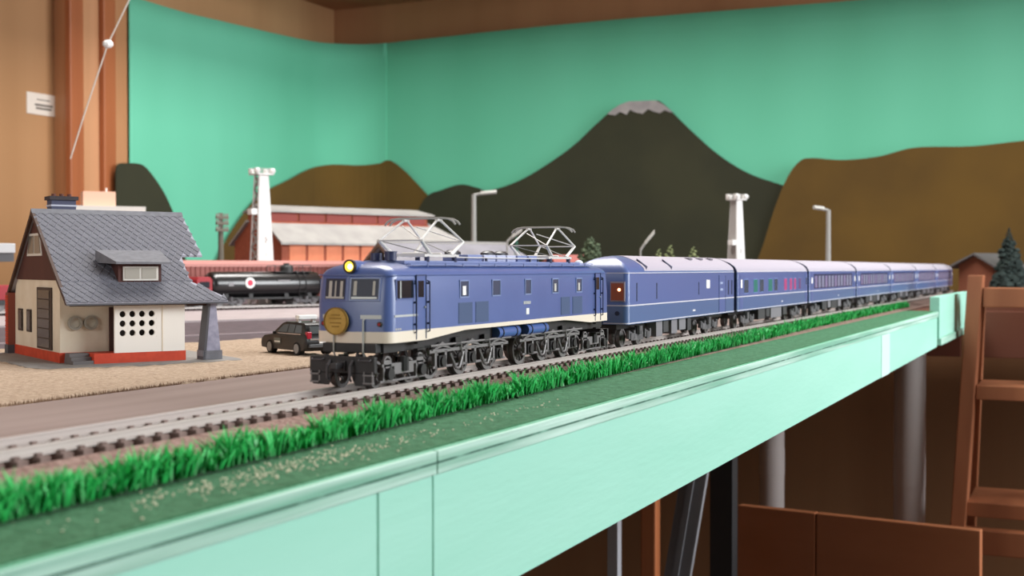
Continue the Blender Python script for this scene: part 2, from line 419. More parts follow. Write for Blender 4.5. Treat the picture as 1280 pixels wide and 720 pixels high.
# ------------------------------------------------------------------ the track
track = thing('railway_track', 'model railway track with pale sleepers on pinkish ballast', 'track', (0, 258.25, 900))
TX0, TX1 = 40, 2700
MB().prism([(-36, .2), (36, .2), (36, 1.2), (13.4, 5.9), (12.4, 3.2), (-12.4, 3.2), (-13.4, 5.9), (-31, 1.4), (-36, 1)], 'x', TX0, TX1).build('ballast_shoulder', ballast, track)
B(TX0, TX1, -12.2, 12.2, 3.3, 3.7).build('ballast_infill', ballast_dark, track)
def rail_mb():
    m = MB()
    for sg in (-1, 1):
        y = 8.75*sg
        pr = [(-1.1, 7.2), (1.1, 7.2), (1.1, 7.6), (.35, 7.9), (.35, 9.1), (.6, 9.4), (.6, 10), (-.6, 10), (-.6, 9.4), (-.35, 9.1), (-.35, 7.9), (-1.1, 7.6)]
        yield MB().prism([(y+a, b) for a, b in pr], 'x', TX0, TX1)
for m in rail_mb(): m.build('rail', rail_m, track)
sm = MB(); sm.box(-1.75, 1.75, -13, 13, -1.6, 1.2)
for sg in (-1, 1):
    for s2 in (-1, 1): sm.box(-.9, .9, 8.75*sg+s2*1.7-.6, 8.75*sg+s2*1.7+.6, 1.2, 2)
sme = sm.mesh('sleeper', sleeper_m)
x = 200.0
for k in range(300):
    link('sleeper', sme, track, loc=(x, random.uniform(-.3, .3), 6)); x += 7.6
m = MB()
while x < TX1-3: m.box(x-2.1, x+2.1, -15, 15, 5, 7.2); x += 7.6
m.build('far_sleepers', sleeper_m, track, kind='stuff')

# ------------------------------------------------------------------ grass strips
gy = [(100, 212), (250, 216), (400, 222), (600, 226), (1100, 233), (1900, 236)]
yb0 = lambda x: 2*math.sin(x*.31)
def grass(x0, x1, label, dens):
    m = MB(); T = []; n = int((x1-x0)*dens)
    for k in range(n):
        x = random.uniform(x0, x1); edge = min(x-x0, x1-x)/6
        clump = .74+.2*math.sin(x*.23)*math.sin(x*.071+1)+.12*math.sin(x*.9+yb0(x))
        h = random.uniform(4, 11.5)*min(1, .55+edge*.4)*clump*1.1
        yb = interp(gy, x)+random.uniform(-3.2, 4.4); a = random.uniform(0, 6.283); l = random.uniform(.1, .95)*h; wd = random.uniform(.3, .62)*(1 if x < 900 else 1.8)
        dx, dy = math.cos(a)*l, math.sin(a)*l*.7
        nx, ny = -math.sin(a)*wd, math.cos(a)*wd
        if random.random() < .5: nx, ny = wd, 0
        c = random.uniform(0, 1)
        m.add([(x-nx, yb-ny, 0.4), (x+nx, yb+ny, .4), (x+dx*.4+nx, yb+dy*.4+ny, h*.6+.4), (x+dx*.4-nx, yb+dy*.4-ny, h*.6+.4), (x+dx, yb+dy, h*.96)], [(0, 1, 2, 3), (3, 2, 4)])
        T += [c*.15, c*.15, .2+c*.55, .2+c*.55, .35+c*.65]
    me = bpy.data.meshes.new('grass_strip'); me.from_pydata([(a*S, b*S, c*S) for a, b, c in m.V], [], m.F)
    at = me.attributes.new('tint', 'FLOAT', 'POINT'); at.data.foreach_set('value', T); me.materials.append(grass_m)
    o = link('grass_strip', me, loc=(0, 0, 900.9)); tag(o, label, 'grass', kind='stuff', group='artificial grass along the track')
    b = MB(); b.add([], []);
    pts = [(xx, interp(gy, xx)) for xx in [x0+(x1-x0)*i/12 for i in range(13)]]
    b.prism([(a, c-3.2) for a, c in pts]+[(a, c+3.6) for a, c in reversed(pts)], 'z', 0, .7); b.build('grass_backing', M('grass_backing', '17391f', .9), o)
grass(110, 318, 'long tufted artificial grass strip beside the mint table edge joint, frayed blades', 15)
grass(319, 470, 'artificial grass strip beside the blue locomotive', 16)
grass(474, 860, 'artificial grass strip running past the locomotive tail and the generator coach', 15)
grass(864, 1780, 'long thin artificial grass strip beside the sleeping coaches', 12)

# ================================================================== ROLLING STOCK HELPERS
CY = 258.25; ZR = 910
def plan_outline(L, hw, rf, rr, vf=0, vr=0, n=5):
    """closed plan outline, counter-clockwise from the front near corner; vf: how far the nose stands proud of the front corners"""
    P = []
    def corner(cx, cy, r, a0):
        for i in range(n+1):
            a = a0+math.pi/2*i/n; P.append((cx+r*math.cos(a), cy+r*math.sin(a)))
    P.append((-vf, 0)) if vf else None
    corner(rf, -hw+rf, rf, math.pi); corner(L-rr, -hw+rr, rr, 1.5*math.pi)
    if vr: P.append((L+vr, 0))
    corner(L-rr, hw-rr, rr, 0); corner(rf, hw-rf, rf, math.pi/2)
    return P
def band(P, z0, z1, out=.15, th=.6):
    """strip that follows a plan outline; z0/z1 numbers or functions of x"""
    f0 = z0 if callable(z0) else (lambda x: z0); f1 = z1 if callable(z1) else (lambda x: z1)
    n = len(P); cx = sum(p[0] for p in P)/n; V = []; F = []
    for i, (x, y) in enumerate(P):
        (xa, ya), (xb, yb) = P[i-1], P[(i+1) % n]
        tx, ty = xb-xa, yb-ya; l = math.hypot(tx, ty) or 1; nx, ny = ty/l, -tx/l
        for o in (out, out-th):
            for z in (f0(x), f1(x)): V.append((x+nx*o, y+ny*o, z))
    for i in range(n):
        a = 4*i; b = 4*((i+1) % n); F += [(a, b, b+1, a+1), (a+2, a+3, b+3, b+2), (a+1, b+1, b+3, a+3), (a, a+2, b+2, b)]
    return MB().add(V, F)
def dense(P, step=4):
    out = []
    for a, b in zip(P, P[1:]+P[:1]):
        k = max(1, int(math.dist(a, b)/step))
        out += [(a[0]+(b[0]-a[0])*i/k, a[1]+(b[1]-a[1])*i/k) for i in range(k)]
    return out
wheel_cache = {}
def wheel(parent, x, y, r, spokes=0, mat=None):
    key = (round(r, 2), spokes, y > 0)
    if key not in wheel_cache:
        m = MB(); sg = 1 if y > 0 else -1
        m.ring((0, -1.1, 0), 'y', r*.8, r, 2.2, 24); m.ring((0, sg*-1.6-.3, 0), 'y', r*.8, r*1.08, .6, 24); m.cyl((0, -1.2, 0), (0, 1.2, 0), r*.26, 12)
        if spokes:
            for k in range(spokes):
                a = 2*math.pi*k/spokes; m.cyl((0, 0, 0), (r*.84*math.cos(a), 0, r*.84*math.sin(a)), r*.07, 4)
        else: m.cyl((0, -.6, 0), (0, .6, 0), r*.85, 24)
        wheel_cache[key] = m.mesh('wheel', mat or wheel_m, smooth=35)
    return link('wheel', wheel_cache[key], parent, loc=(x, y, r))

# ================================================================== THE LOCOMOTIVE
def locomotive():
    L = 233
    t = thing('electric_locomotive', 'blue electric locomotive with cream skirt, round gold headboard and two raised pantographs', 'locomotive', (404, CY, ZR))
    hw = 17
    base = plan_outline(L, hw, 4.5, 4, 3.2, 2.2)
    # shell: the plan outline lifted through rising levels, shrinking over the roof curve
    def lev(z, inset, endin):
        out = []
        for x, y in base:
            sx = x+endin*(1-2*x/L) if True else x
            out.append((sx, y*(1-inset/hw), z))
        return out
    levels = [(21.4, 0, 0), (32, 0, 0), (36, .05, .5), (42.3, .25, 1.6), (43.8, .7, 2), (45.2, 1.9, 2.8), (46.4, 4.2, 4), (47.3, 7.2, 6), (47.9, 10.5, 9), (48.2, 14, 13)]
    MB().loft([lev(*l) for l in levels]).build('body', loco_blue, t, smooth=32)
    zb = lambda x: 17.4+2.5*max(0, min(1, (min(x, L-x)-28)/34))
    band(dense(base), zb, 21.7, .12, 1.2).build('cream_skirt', loco_cream, t, smooth=40, label='cream painted skirt band')
    band(dense(base), 43.1, 43.5, .05, .5).build('gutter', loco_blue, t, smooth=40)
    # front: slightly raked two-plane nose
    va = math.atan2(3.2, hw-4.5)                 # plan angle of each half
    def fr(yc, half, z0, z1, dx, th, rake=.13):   # box lying on a nose half, yc measured from centre line
        sg = 1 if yc > 0 else -1; m = MB(); pts = []
        for dxx in (dx, dx-th):
            for z in (z0, z1):
                for yy in (yc-half, yc+half):
                    xx = -3.2+abs(yy)*math.tan(va)*1.0+max(0, z-33)*rake-dxx
                    pts.append((xx, yy, z))
        return m.add(pts, [(0, 1, 3, 2), (4, 6, 7, 5), (0, 2, 6, 4), (1, 5, 7, 3), (2, 3, 7, 6), (0, 4, 5, 1)])
    for sg in (-1, 1):
        fm = fr(sg*6.6, 6.1, 33.3, 42.6, .28, .9).build('windshield', loco_blue, t, bevel=.25)
        fr(sg*6.6, 5.3, 34.1, 41.9, .42, .5).build('pane', M('windshield_glass', '33384a', .5), fm)
        for k, (yo, ww) in enumerate(((-3.4, .7), (-.2, .35), (2.6, .8)) if sg > 0 else ((3.6, .6), (-3.6, .45))):
            fr(sg*6.6+yo, ww, 35.0 if sg > 0 else 35.6, 41.0, .5, .3).build('pane_strip', off_white, fm)  # narrow off-white upright strips on the windshield pane
        fr(sg*6.6, 4.9, 34.3, 35.0, .55, .3).build('wiper_bar', silver, fm)
        # silver whisker on the nose
        fr(sg*9.2, 4.0, 26.6, 28.1, .2, .5, 0).build('whisker_stripe', silver, t)
        # marker lamps
        m = MB(); xx = -3.2+13.4*math.tan(va); m.cyl((xx-.9, sg*12.6, 24.6), (xx+.5, sg*12.6, 24.6), 1.0, 12); m.build('marker_lamp', lamp_rim, t, smooth=30)
        m = MB(); m.cyl((xx-1.0, sg*12.6, 24.6), (xx-.8, sg*12.6, 24.6), .6, 12); m.build('marker_lens', tail_red, t)
        # nose grab rails
        MB().rod([(-1.4, sg*6.6, 12), (-2.4, sg*6.6, 14), (-2.4, sg*6.6, 26), (-1.4, sg*6.6, 26.6)], .35, 6).build('grab_rail', silver, t)
        # whisker wrapping onto the cab side
        B(3.5, 21, sg*17.05-.12, sg*17.05+.12, 27.2, 28.0).build('side_stripe', silver, t)
    fr(0.02, .5, 33.5, 43, .25, .6).build('centre_post', loco_blue, t)
    m = MB(); m.cyl((-3.9, 1.6+2.6, 25.7), (-4.9, 4.2, 25.7), 5.3, 32); o = m.build('headboard', gold, t, smooth=30, label='round gold headboard on the nose')
    MB().ring((-5.2, 4.2, 25.7), 'x', 4.9, 5.3, .5, 32).build('rim', M('gold_rim', '8a6a28', .4, .5), o)
    for dz, wd in ((2.2, 2.4), (.9, 3.2), (-.8, 3.0), (-2.2, 2.0)):
        B(-5.15, -4.85, 4.2-wd*.8, 4.2+wd*.8, 25.7+dz, 25.7+dz+.35).build('emblem_line', M('gold_rim', '8a6a28'), o)
    # headlamp above the nose
    m = MB(); m.cyl((-1.2, 0, 46.6), (6, 0, 46.9), 2.5, 20, 2.0); m.cyl((6, 0, 46.9), (11, 0, 47.2), 2.0, 16, 1.2)
    hl = m.build('headlamp', loco_blue, t, smooth=40)
    MB().ring((-1.9, 0, 46.6), 'x', 1.9, 2.7, 1.2, 24).build('lamp_rim', lamp_rim, hl, smooth=40)
    m = MB(); m.cyl((-1.7, 0, 46.6), (-1.2, 0, 46.6), 1.95, 24); m.build('lens', lamp_on, hl, label='yellow glowing headlamp lens')
    m = MB(); m.cyl((-1.8, -.4, 46.5), (-1.6, -.4, 46.5), 1.0, 16); m.build('bulb', lamp_core, hl)
    # side details, both sides
    for sg in (-1, 1):
        Y = sg*17.0
        def sb(x0, x1, z0, z1, pr=.15, dp=.4): return B(x0, x1, *(sorted((Y+sg*pr, Y-sg*dp))), z0, z1)
        def swin(x0, x1, z0, z1, g=glass_grey, frame=None):
            m = MB(); e = .55
            for a in ((x0-e, x1+e, z1, z1+e), (x0-e, x1+e, z0-e, z0), (x0-e, x0, z0, z1), (x1, x1+e, z0, z1)): m.box(a[0], a[1], *(sorted((Y+sg*.25, Y-sg*.3))), a[2], a[3])
            f = m.build('window', frame or loco_blue, t); sb(x0, x1, z0, z1, .06).build('pane', g, f); return f
        swin(5, 17.5, 34.3, 41.2, glass_dark)
        B(7.5, 8.3, *(sorted((Y+sg*.12, Y))), 34.5, 41).build('window_bar', silver, t)
        # cab door: recessed leaf, frame, handrails, window
        for x0 in (20, 212):
            d = sb(x0, x0+7.4, 18.0, 43.0, .1).build('door', loco_blue, t)
            m = MB()
            for a in ((x0-.35, x0, 18, 43.3), (x0+7.4, x0+7.75, 18, 43.3), (x0-.35, x0+7.75, 43, 43.4)): m.box(a[0], a[1], *(sorted((Y+sg*.4, Y))), a[2], a[3])
            m.build('door_frame', M('loco_seam', '22335f', .5), d)
            sb(x0+1.4, x0+6, 34.5, 41, .16).build('door_window', glass_dark, d)
            MB().ball((x0+6.3, Y+sg*.5, 30.5), .45, 6, 4).build('door_handle', silver, d)
            for hx in (x0-1.6, x0+9):
                MB().rod([(hx, Y, 41), (hx, Y+sg*1.1, 40.6), (hx, Y+sg*1.1, 21), (hx, Y, 20.6)], .28, 6).build('handrail', M('rail_dark', '26304f', .5), d)
                for hz in (24, 32.5, 40): MB().cyl((hx, Y-sg*.1, hz), (hx, Y+sg*1.2, hz), .45, 6).build('rail_bracket', M('rail_dark', '26304f'), d)
            for k in range(3): sb(x0+.8, x0+6.6, 11+k*2.6, 11.7+k*2.6, .2, 1.6).build('step', black_under, d)
        for i, (x0, x1) in enumerate(((56.4, 65.4), (87.2, 96.4), (122, 129.6), (154, 162.4), (185, 193.4))):
            f = swin(x0+.8, x1-.8, 34, 40.4, glass_grey, M('window_trim', '8193c0', .4))
            if i in (0, 3, 4): sb(x0+3.2, x1-3, 34.6, 38.4, .12).build('interior_light', win_lit if i == 0 else off_white, f)
        for x0, x1 in ((55.5, 68.5), (71.2, 84), (165.2, 177), (180.4, 193.6)):
            lv = sb(x0, x1, 22.6, 31.5, .1).build('louvre_panel', loco_louvre, t)
            lme = MB()
            for k in range(11): lme.box(x0+.4, x1-.4, *(sorted((Y+sg*.32, Y))), 23+k*.78, 23.3+k*.78)
            lme.build('louvre_slats', loco_louvre, lv, kind='stuff')
        # number plate and small numerals
        sb(123.6, 126.8, 24.3, 27.2, .2).build('maker_plate', white_pl, t)
        m = MB()
        for k in range(5): m.box(121+k*1.6, 122.1+k*1.6, *(sorted((Y+sg*.15, Y))), 29.1, 30.5)
        m.build('number_lettering', silver, t)
        m = MB()
        for k in range(3): m.box(1+k*1.6+3, 2+k*1.6+3, *(sorted((Y+sg*.15, Y))), 22.2, 22.9)
        m.build('shed_lettering', off_white, t)
    # ---- roof fittings
    m = MB(); m.box(24, L-24, -9.5, 9.5, 47.6, 49); m.build('roof_deck', loco_roof, t, bevel=.3)
    for sg in (-1, 1):
        m = B(22, L-18, sg*12.3-1.1, sg*12.3+1.1, 47.1, 47.7); m.build('roof_walkway', loco_roof, t)
        m = MB(); m.rod([(18, sg*13.6, 48.2), (L-16, sg*13.6, 48.2)], .22, 5)
        for k in range(13): m.cyl((20+k*15.5, sg*13.6, 46.4), (20+k*15.5, sg*13.6, 48.3), .22, 5)
        m.build('roof_rail', loco_roof, t)
    for x0, x1, mt_ in ((85, 99, loco_roof), (101, 113, M('roof_hatch_pale', 'b9c0dc', .4)), (114.5, 124, M('roof_hatch_pale', 'b9c0dc')), (125.5, 135, M('roof_hatch_pale', 'b9c0dc')), (137, 148, loco_roof), (150, 160, loco_roof)):
        B(x0, x1, -6.5, -1, 49, 52).build('roof_hatch', mt_, t, bevel=.5)
        B(x0, x1, 1, 6.5, 49, 51.6).build('roof_hatch', loco_roof, t, bevel=.5)
    m = MB(); m.cyl((24, -3, 49), (24, -3, 52.2), 2.4, 14); m.cyl((24, -3, 52.2), (24, -3, 52.7), 2.7, 14); m.build('roof_ventilator', insul, t, smooth=40)
    m = MB(); m.cyl((24.5, 4, 49), (24.5, 4, 52), 2.3, 14); m.build('roof_ventilator', insul, t, smooth=40)
    for x0 in (92, 128, 142):
        MB().ball((x0, 5, 52.6), 4, 12, 5, (1.5, .8, .45)).build('resistor_dome', M('dome_black', '20222c', .4), t, smooth=50)
    for x0 in (80, 100, 148, 170): MB().cyl((x0, -8, 48.6), (x0, -8, 50.4), .7, 8).build('insulator', insul, t)
    MB().rod([(60, -8, 50.6), (172, -8, 50.6)], .3, 6).build('busbar', panto_m, t)
    MB().ball((L-12, -4, 48.6), 2.2, 10, 6, (1.7, 1, .8)).build('horn_cover', M('horn_white', 'd5d8e4', .5), t, smooth=50)
    # ---- pantographs
    for xc in (55, 182):
        p = MB(); 
        for sg in (-1, 1):
            p.box(xc-15, xc+15, sg*9-.7, sg*9+.7, 50.6, 51.7)
        for dx in (-12, 12): p.box(xc+dx-.8, xc+dx+.8, -9.6, 9.6, 50.7, 51.9)
        for dx in (-6, 6): p.cyl((xc+dx, -6, 51.6), (xc+dx, 6, 51.6), .9, 8)
        pb = p.build('pantograph', panto_m, t, label='raised silver diamond pantograph')
        for dx in (-12, 12):
            for sg in (-1, 1):
                MB().cyl((xc+dx, sg*9, 48.4), (xc+dx, sg*9, 50.8), 1.1, 10).build('insulator', insul, pb)
        for dx in (-1, 1):
            for sg in (-1, 1):
                MB().cyl((xc+dx*9, sg*9, 51.6), (xc+dx*18.5, sg*10, 57.3), .85, 8, .65).build('lower_arm', panto_m, pb)
                MB().cyl((xc+dx*18.5, sg*10, 57.3), (xc+dx*1.5, sg*8, 66.0), .5, 6).build('upper_arm', panto_m, pb)
            MB().rod([(xc+dx*18.5, -10, 57.3), (xc+dx*18.5, 10, 57.3)], .35, 6).build('cross_tube', panto_m, pb)
            MB().rod([(xc+dx*18.5, -10, 57.3), (xc+dx*6, 6.5, 63.7)], .25, 5).build('diagonal_stay', panto_m, pb)
            MB().rod([(xc+dx*9, -9, 51.8), (xc+dx*18, 8.5, 57)], .22, 5).build('diagonal_stay', M('stay_grey', '7a7a78', .5, .4), pb)
            hp = [(xc+dx*2, yy, zz) for yy, zz in ((-17, 64.2), (-15.8, 65.6), (-13.6, 66.6), (-10, 67), (10, 67), (13.6, 66.6), (15.8, 65.6), (17, 64.2))]
            MB().rod(hp, .45, 6).build('collector_bow', M('bow_grey', 'b9b8b4', .5, .1), pb)
        m = MB(); m.box(xc-2.2, xc+2.2, -8.6, -7.4, 65.6, 66.6); m.box(xc-2.2, xc+2.2, 7.4, 8.6, 65.6, 66.6); m.build('head_hinge', panto_m, pb)
    # ---- underframe
    B(2, L-2, -13, 13, 13.5, 21.2).build('underframe', black_under, t)
    B(-2, 30, -12, 12, 13.6, 17.3).build('pilot_deck', black_under, t, bevel=.4); B(L-30, L+2, -12, 12, 13.6, 16.8).build('pilot_deck', black_under, t, bevel=.4)
    drv = (L/2-99+27, L/2-72+27, L/2-45+27)
    drv = [45.5, 72.5, 99.5, 133.5, 160.5, 187.5]; pil = [3, 28, 205, 230]
    for x in drv:
        for sg in (-1, 1): wheel(t, x, sg*7.9, 7.6, 12)
        B(x-1.2, x+1.2, -9, 9, 6.4, 8.8).build('axle', black_under, t)
    for x in pil:
        for sg in (-1, 1): wheel(t, x, sg*7.9, 5.2, 8)
        B(x-1, x+1, -9, 9, 4.2, 6.2).build('axle', black_under, t)
    for sg in (-1, 1):
        yo = sg*13.4
        ya, yb = sorted((yo-.8, yo+.8))
        for a, b, xs in ((36, 110, drv[:3]), (123, 197, drv[3:])):
            m = MB(); m.box(a, b, ya, yb, 11.2, 12.6); m.box(a+3, b-3, ya, yb, 4.8, 5.8)
            for x in xs:
                m.box(x-5.2, x-3.4, ya, yb, 5, 12); m.box(x+3.4, x+5.2, ya, yb, 5, 12)
            fr_ = m.build('bar_frame', grey_under, t, bevel=.2)
            for x in xs:
                q = MB(); q.box(x-3, x+3, *(sorted((yo+sg*.2, yo+sg*1.6))), 5.2, 10); q.cyl((x, yo+sg*1.2, 7.6), (x, yo+sg*2.4, 7.6), 2.1, 14); q.build('axle_box', black_under, fr_, smooth=35)
                q = MB()                                     # leaf spring above the box
                for k in range(4): q.prism([(x-8+k*1.6, 12.6+k*.55-.2), (x, 13.6+k*.55), (x+8-k*1.6, 12.6+k*.55-.2), (x+8-k*1.6, 13.0+k*.55-.2), (x, 14.1+k*.55), (x-8+k*1.6, 13+k*.55-.2)], 'y', *(sorted((yo+sg*.4, yo+sg*1.5))))
                q.build('leaf_spring', grey_under, fr_)
            for xa, xb in zip(xs, xs[1:]):
                mx = (xa+xb)/2
                q = MB(); q.rod([(mx-6, yo+sg*1, 10.6), (mx-1.5, yo+sg*1.4, 4), (mx+1.5, yo+sg*1.4, 4), (mx+6, yo+sg*1, 10.6)], .6, 6); q.build('brake_hanger', grey_under, fr_)
                B(mx-2.6, mx+2.6, *(sorted((yo+sg*.4, yo+sg*2))), 13.4, 17).build('sand_box', black_under, fr_, bevel=.3)
                q = MB(); q.rod([(mx+3, yo+sg*1.4, 15), (mx+4.5, yo+sg*1.4, 9), (mx+6.8, yo, 2.2)], .4, 6); q.build('sand_pipe', M('pipe_grey', '8b8788', .5), fr_)
            q = MB(); q.rod([(a-1, yo+sg*1.6, 14.4), (b+1, yo+sg*1.6, 14.4)], .45, 6); q.build('air_pipe', M('pipe_grey', '6b6869'), fr_)
        for a, xs, xe in ((-6, pil[:2], 34), (199, pil[2:], L+6)):
            m = MB(); mx = sum(xs)/2
            m.box(xs[0]-4, xs[1]+4, ya, yb, 8.2, 9.4); m.box(xs[0]+5, xs[1]-5, ya, yb, 5, 8.4); m.box(xs[0]-5.4, xs[1]+5.4, ya, yb, 2.4, 3.2)
            for x in xs: m.prism([(x-3.4, 2.6), (x+3.4, 2.6), (x+3, 9), (x+1.8, 10.8), (x-1.8, 10.8), (x-3, 9)], 'y', ya, yb)
            fr_ = m.build('pilot_truck_frame', grey_under, t, bevel=.25)
            for x in xs:
                q = MB(); q.cyl((x, yo, 5.6), (x, yo+sg*2.6, 5.6), 2.3, 16); q.build('axle_box', black_under, fr_, smooth=35)
                MB().ring((x, yo+sg*.4-.4, 9.6), 'y', 2.2, 2.9, .9, 16).build('equaliser_loop', grey_under, fr_)
            q = MB(); q.cyl((mx, yo+sg*.4, 6), (mx, yo+sg*.4, 11.5), 2.2, 10); q.build('bolster_spring', black_under, fr_, smooth=35)
        for x0, x1 in ((96, 118.5), (127.5, 151)):
            m = MB(); m.cyl((x0, sg*14.4, 16.9), (x1, sg*14.4, 16.9), 2.5, 18); a_ = m.build('air_tank', M('tank_blue', '4a66a6', .35, coat=.3), t, smooth=40)
            for xx in (x0+4, x1-4): MB().ring((xx-.4, sg*14.4, 16.9), 'x', 2.45, 2.75, .8, 18).build('tank_strap', black_under, a_)
    # buffer beams, pilots, couplers, hoses
    for xs, d in ((-6, -1), (L+5, 1)):
        b = B(xs-1, xs+1, -14.5, 14.5, 6.2, 12.6).build('buffer_beam', black_under, t, bevel=.3)
        m = MB(); m.box(xs+d*.5-1.5, xs+d*.5+1.5, -2, 2, 7, 11); m.box(xs+d*4-3, xs+d*4+3, -1.4, 1.4, 8, 10.4); m.build('coupler', M('coupler_grey', '3a383a', .45, .3), b, bevel=.4)
        for sg in (-1, 1):
            MB().prism([(sg*4, 6.2), (sg*14, 6.2), (sg*13, 1.8), (sg*6, 1.6)], 'x', xs-1.2, xs-.4).build('pilot_plate', black_under, b)
            m = MB(); m.rod([(xs+d*1.2, sg*5, 11), (xs+d*3.4, sg*5, 9), (xs+d*3.4, sg*5, 4.6), (xs+d*2, sg*4.6, 3.4)], .5, 6); m.build('brake_hose', M('hose_grey', '58565a', .6), b)
            m = MB(); m.rod([(xs+d*1.2, sg*8, 11.6), (xs+d*2.2, sg*8, 11.2), (xs+d*2.2, sg*13, 11.2), (xs+d*1.2, sg*13, 11.6)], .3, 6); m.build('lever_bar', M('hose_grey', '58565a'), b)
            m = MB(); m.box(xs+d*1-1, xs+d*1+1, sg*11.8-2, sg*11.8+2, 2.4, 3); m.box(xs+d*1-1, xs+d*1+1, sg*11.8-2, sg*11.8+2, 5.4, 6); m.box(xs+d-.3, xs+d+.3, sg*13.6-.3, sg*13.6+.3, 2.4, 7); m.box(xs+d-.3, xs+d+.3, sg*10-.3, sg*10+.3, 2.4, 7)
            m.build('foot_step', grey_under, b)
    return t
locomotive()

# ================================================================== COACHES
def bogie(parent, x):
    m = MB()
    for sg in (-1, 1):
        ya, yb = sorted((sg*12.6, sg*14))
        m.prism([(x-19, 5.5), (x-12, 5.2), (x-8, 3.6), (x+8, 3.6), (x+12, 5.2), (x+19, 5.5), (x+18, 8.6), (x+9, 8.8), (x+5, 7.2), (x-5, 7.2), (x-9, 8.8), (x-18, 8.6)], 'y', ya, yb)
        for dx in (-14, 14):
            m.box(x+dx-2.6, x+dx+2.6, *(sorted((sg*13.8, sg*15.4))), 4, 8.2)
            m.cyl((x+dx-4.4, sg*14.2, 5), (x+dx-4.4, sg*14.2, 9.8), 1.3, 8); m.cyl((x+dx+4.4, sg*14.2, 5), (x+dx+4.4, sg*14.2, 9.8), 1.3, 8)
        m.cyl((x, sg*14, 7), (x, sg*14, 12), 2.4, 10)
    m.box(x-3, x+3, -13, 13, 7, 11)
    b = m.build('bogie', M('bogie_grey', '6b686b', .6, col2='4c4a4d', scale=300), parent)
    for dx in (-14, 14):
        for sg in (-1, 1): wheel(b, x+dx, sg*7.9, 5.4)
    return b
def coach_shell(t, L, rf):
    base = plan_outline(L, 17.5, rf, 1.2, 0, 0, 6)
    def lev(z, inset, endf):
        return [((x+endf*max(0, (40-x)/40) if rf > 3 else x), y*(1-inset/17.5), z) for x, y in base]
    MB().loft([lev(13.6, 0, 0), lev(24.3, 0, 0)]).build('lower_body', car_low, t, smooth=35)
    MB().loft([lev(24.3, 0, 0), lev(36, 0, 0), lev(42.8, .1, .4 if rf > 3 else 0)]).build('body', car_blue, t, smooth=35)
    rl = [(42.8, .1, .4), (44.3, .5, 1), (46, 1.5, 2.2), (48, 3.6, 4), (50, 6.8, 7), (51.6, 10.4, 11), (52.7, 14, 16), (53.2, 17, 22)]
    roof = [lev(a, b, c) for a, b, c in rl]
    for z, h in ((14.0, .6), (24.1, .75), (42.9, .45)): band(base, z, z+h, .14, .4).build('trim_line', car_line, t)
    MB().prism([(-16.4, 14.4), (16.4, 14.4), (16.6, 44), (15, 47), (11, 49.8), (5, 51.8), (-5, 51.8), (-11, 49.8), (-15, 47), (-16.6, 44)], 'x', *((-.5, .4) if rf < 3 else (L-.4, L+.5))).build('end_wall', M('coach_end', '26345e', .5), t)
    return base, roof
def equipment(t, L, items):
    for x0, x1, z0, mt_ in items:
        for sg in (-1, 1): B(x0, x1, *(sorted((sg*9, sg*15.6))), z0, 13.6).build('equipment_box', mt_, t, bevel=.3)
    B(4, L-4, -9, 9, 10.5, 13.8).build('underframe', black_under, t)
eq_a = M('equipment_grey', '7d7a80', .6); eq_b = M('equipment_dark', '3c3b3e', .6)
def gangway(t, L, ends=(0, 1)):
    for e in ends:
        x0, x1 = ((-2.6, .2), (L-.2, L+2.6))[e]
        B(x0, x1, -7, 7, 14, 44).build('gangway', M('gangway_black', '17181c', .8), t, bevel=.5)
def side_box(x0, x1, z0, z1, sg, pr=.12, dp=.3, hw=17.5): return B(x0, x1, *(sorted((sg*(hw+pr), sg*(hw-dp)))), z0, z1)
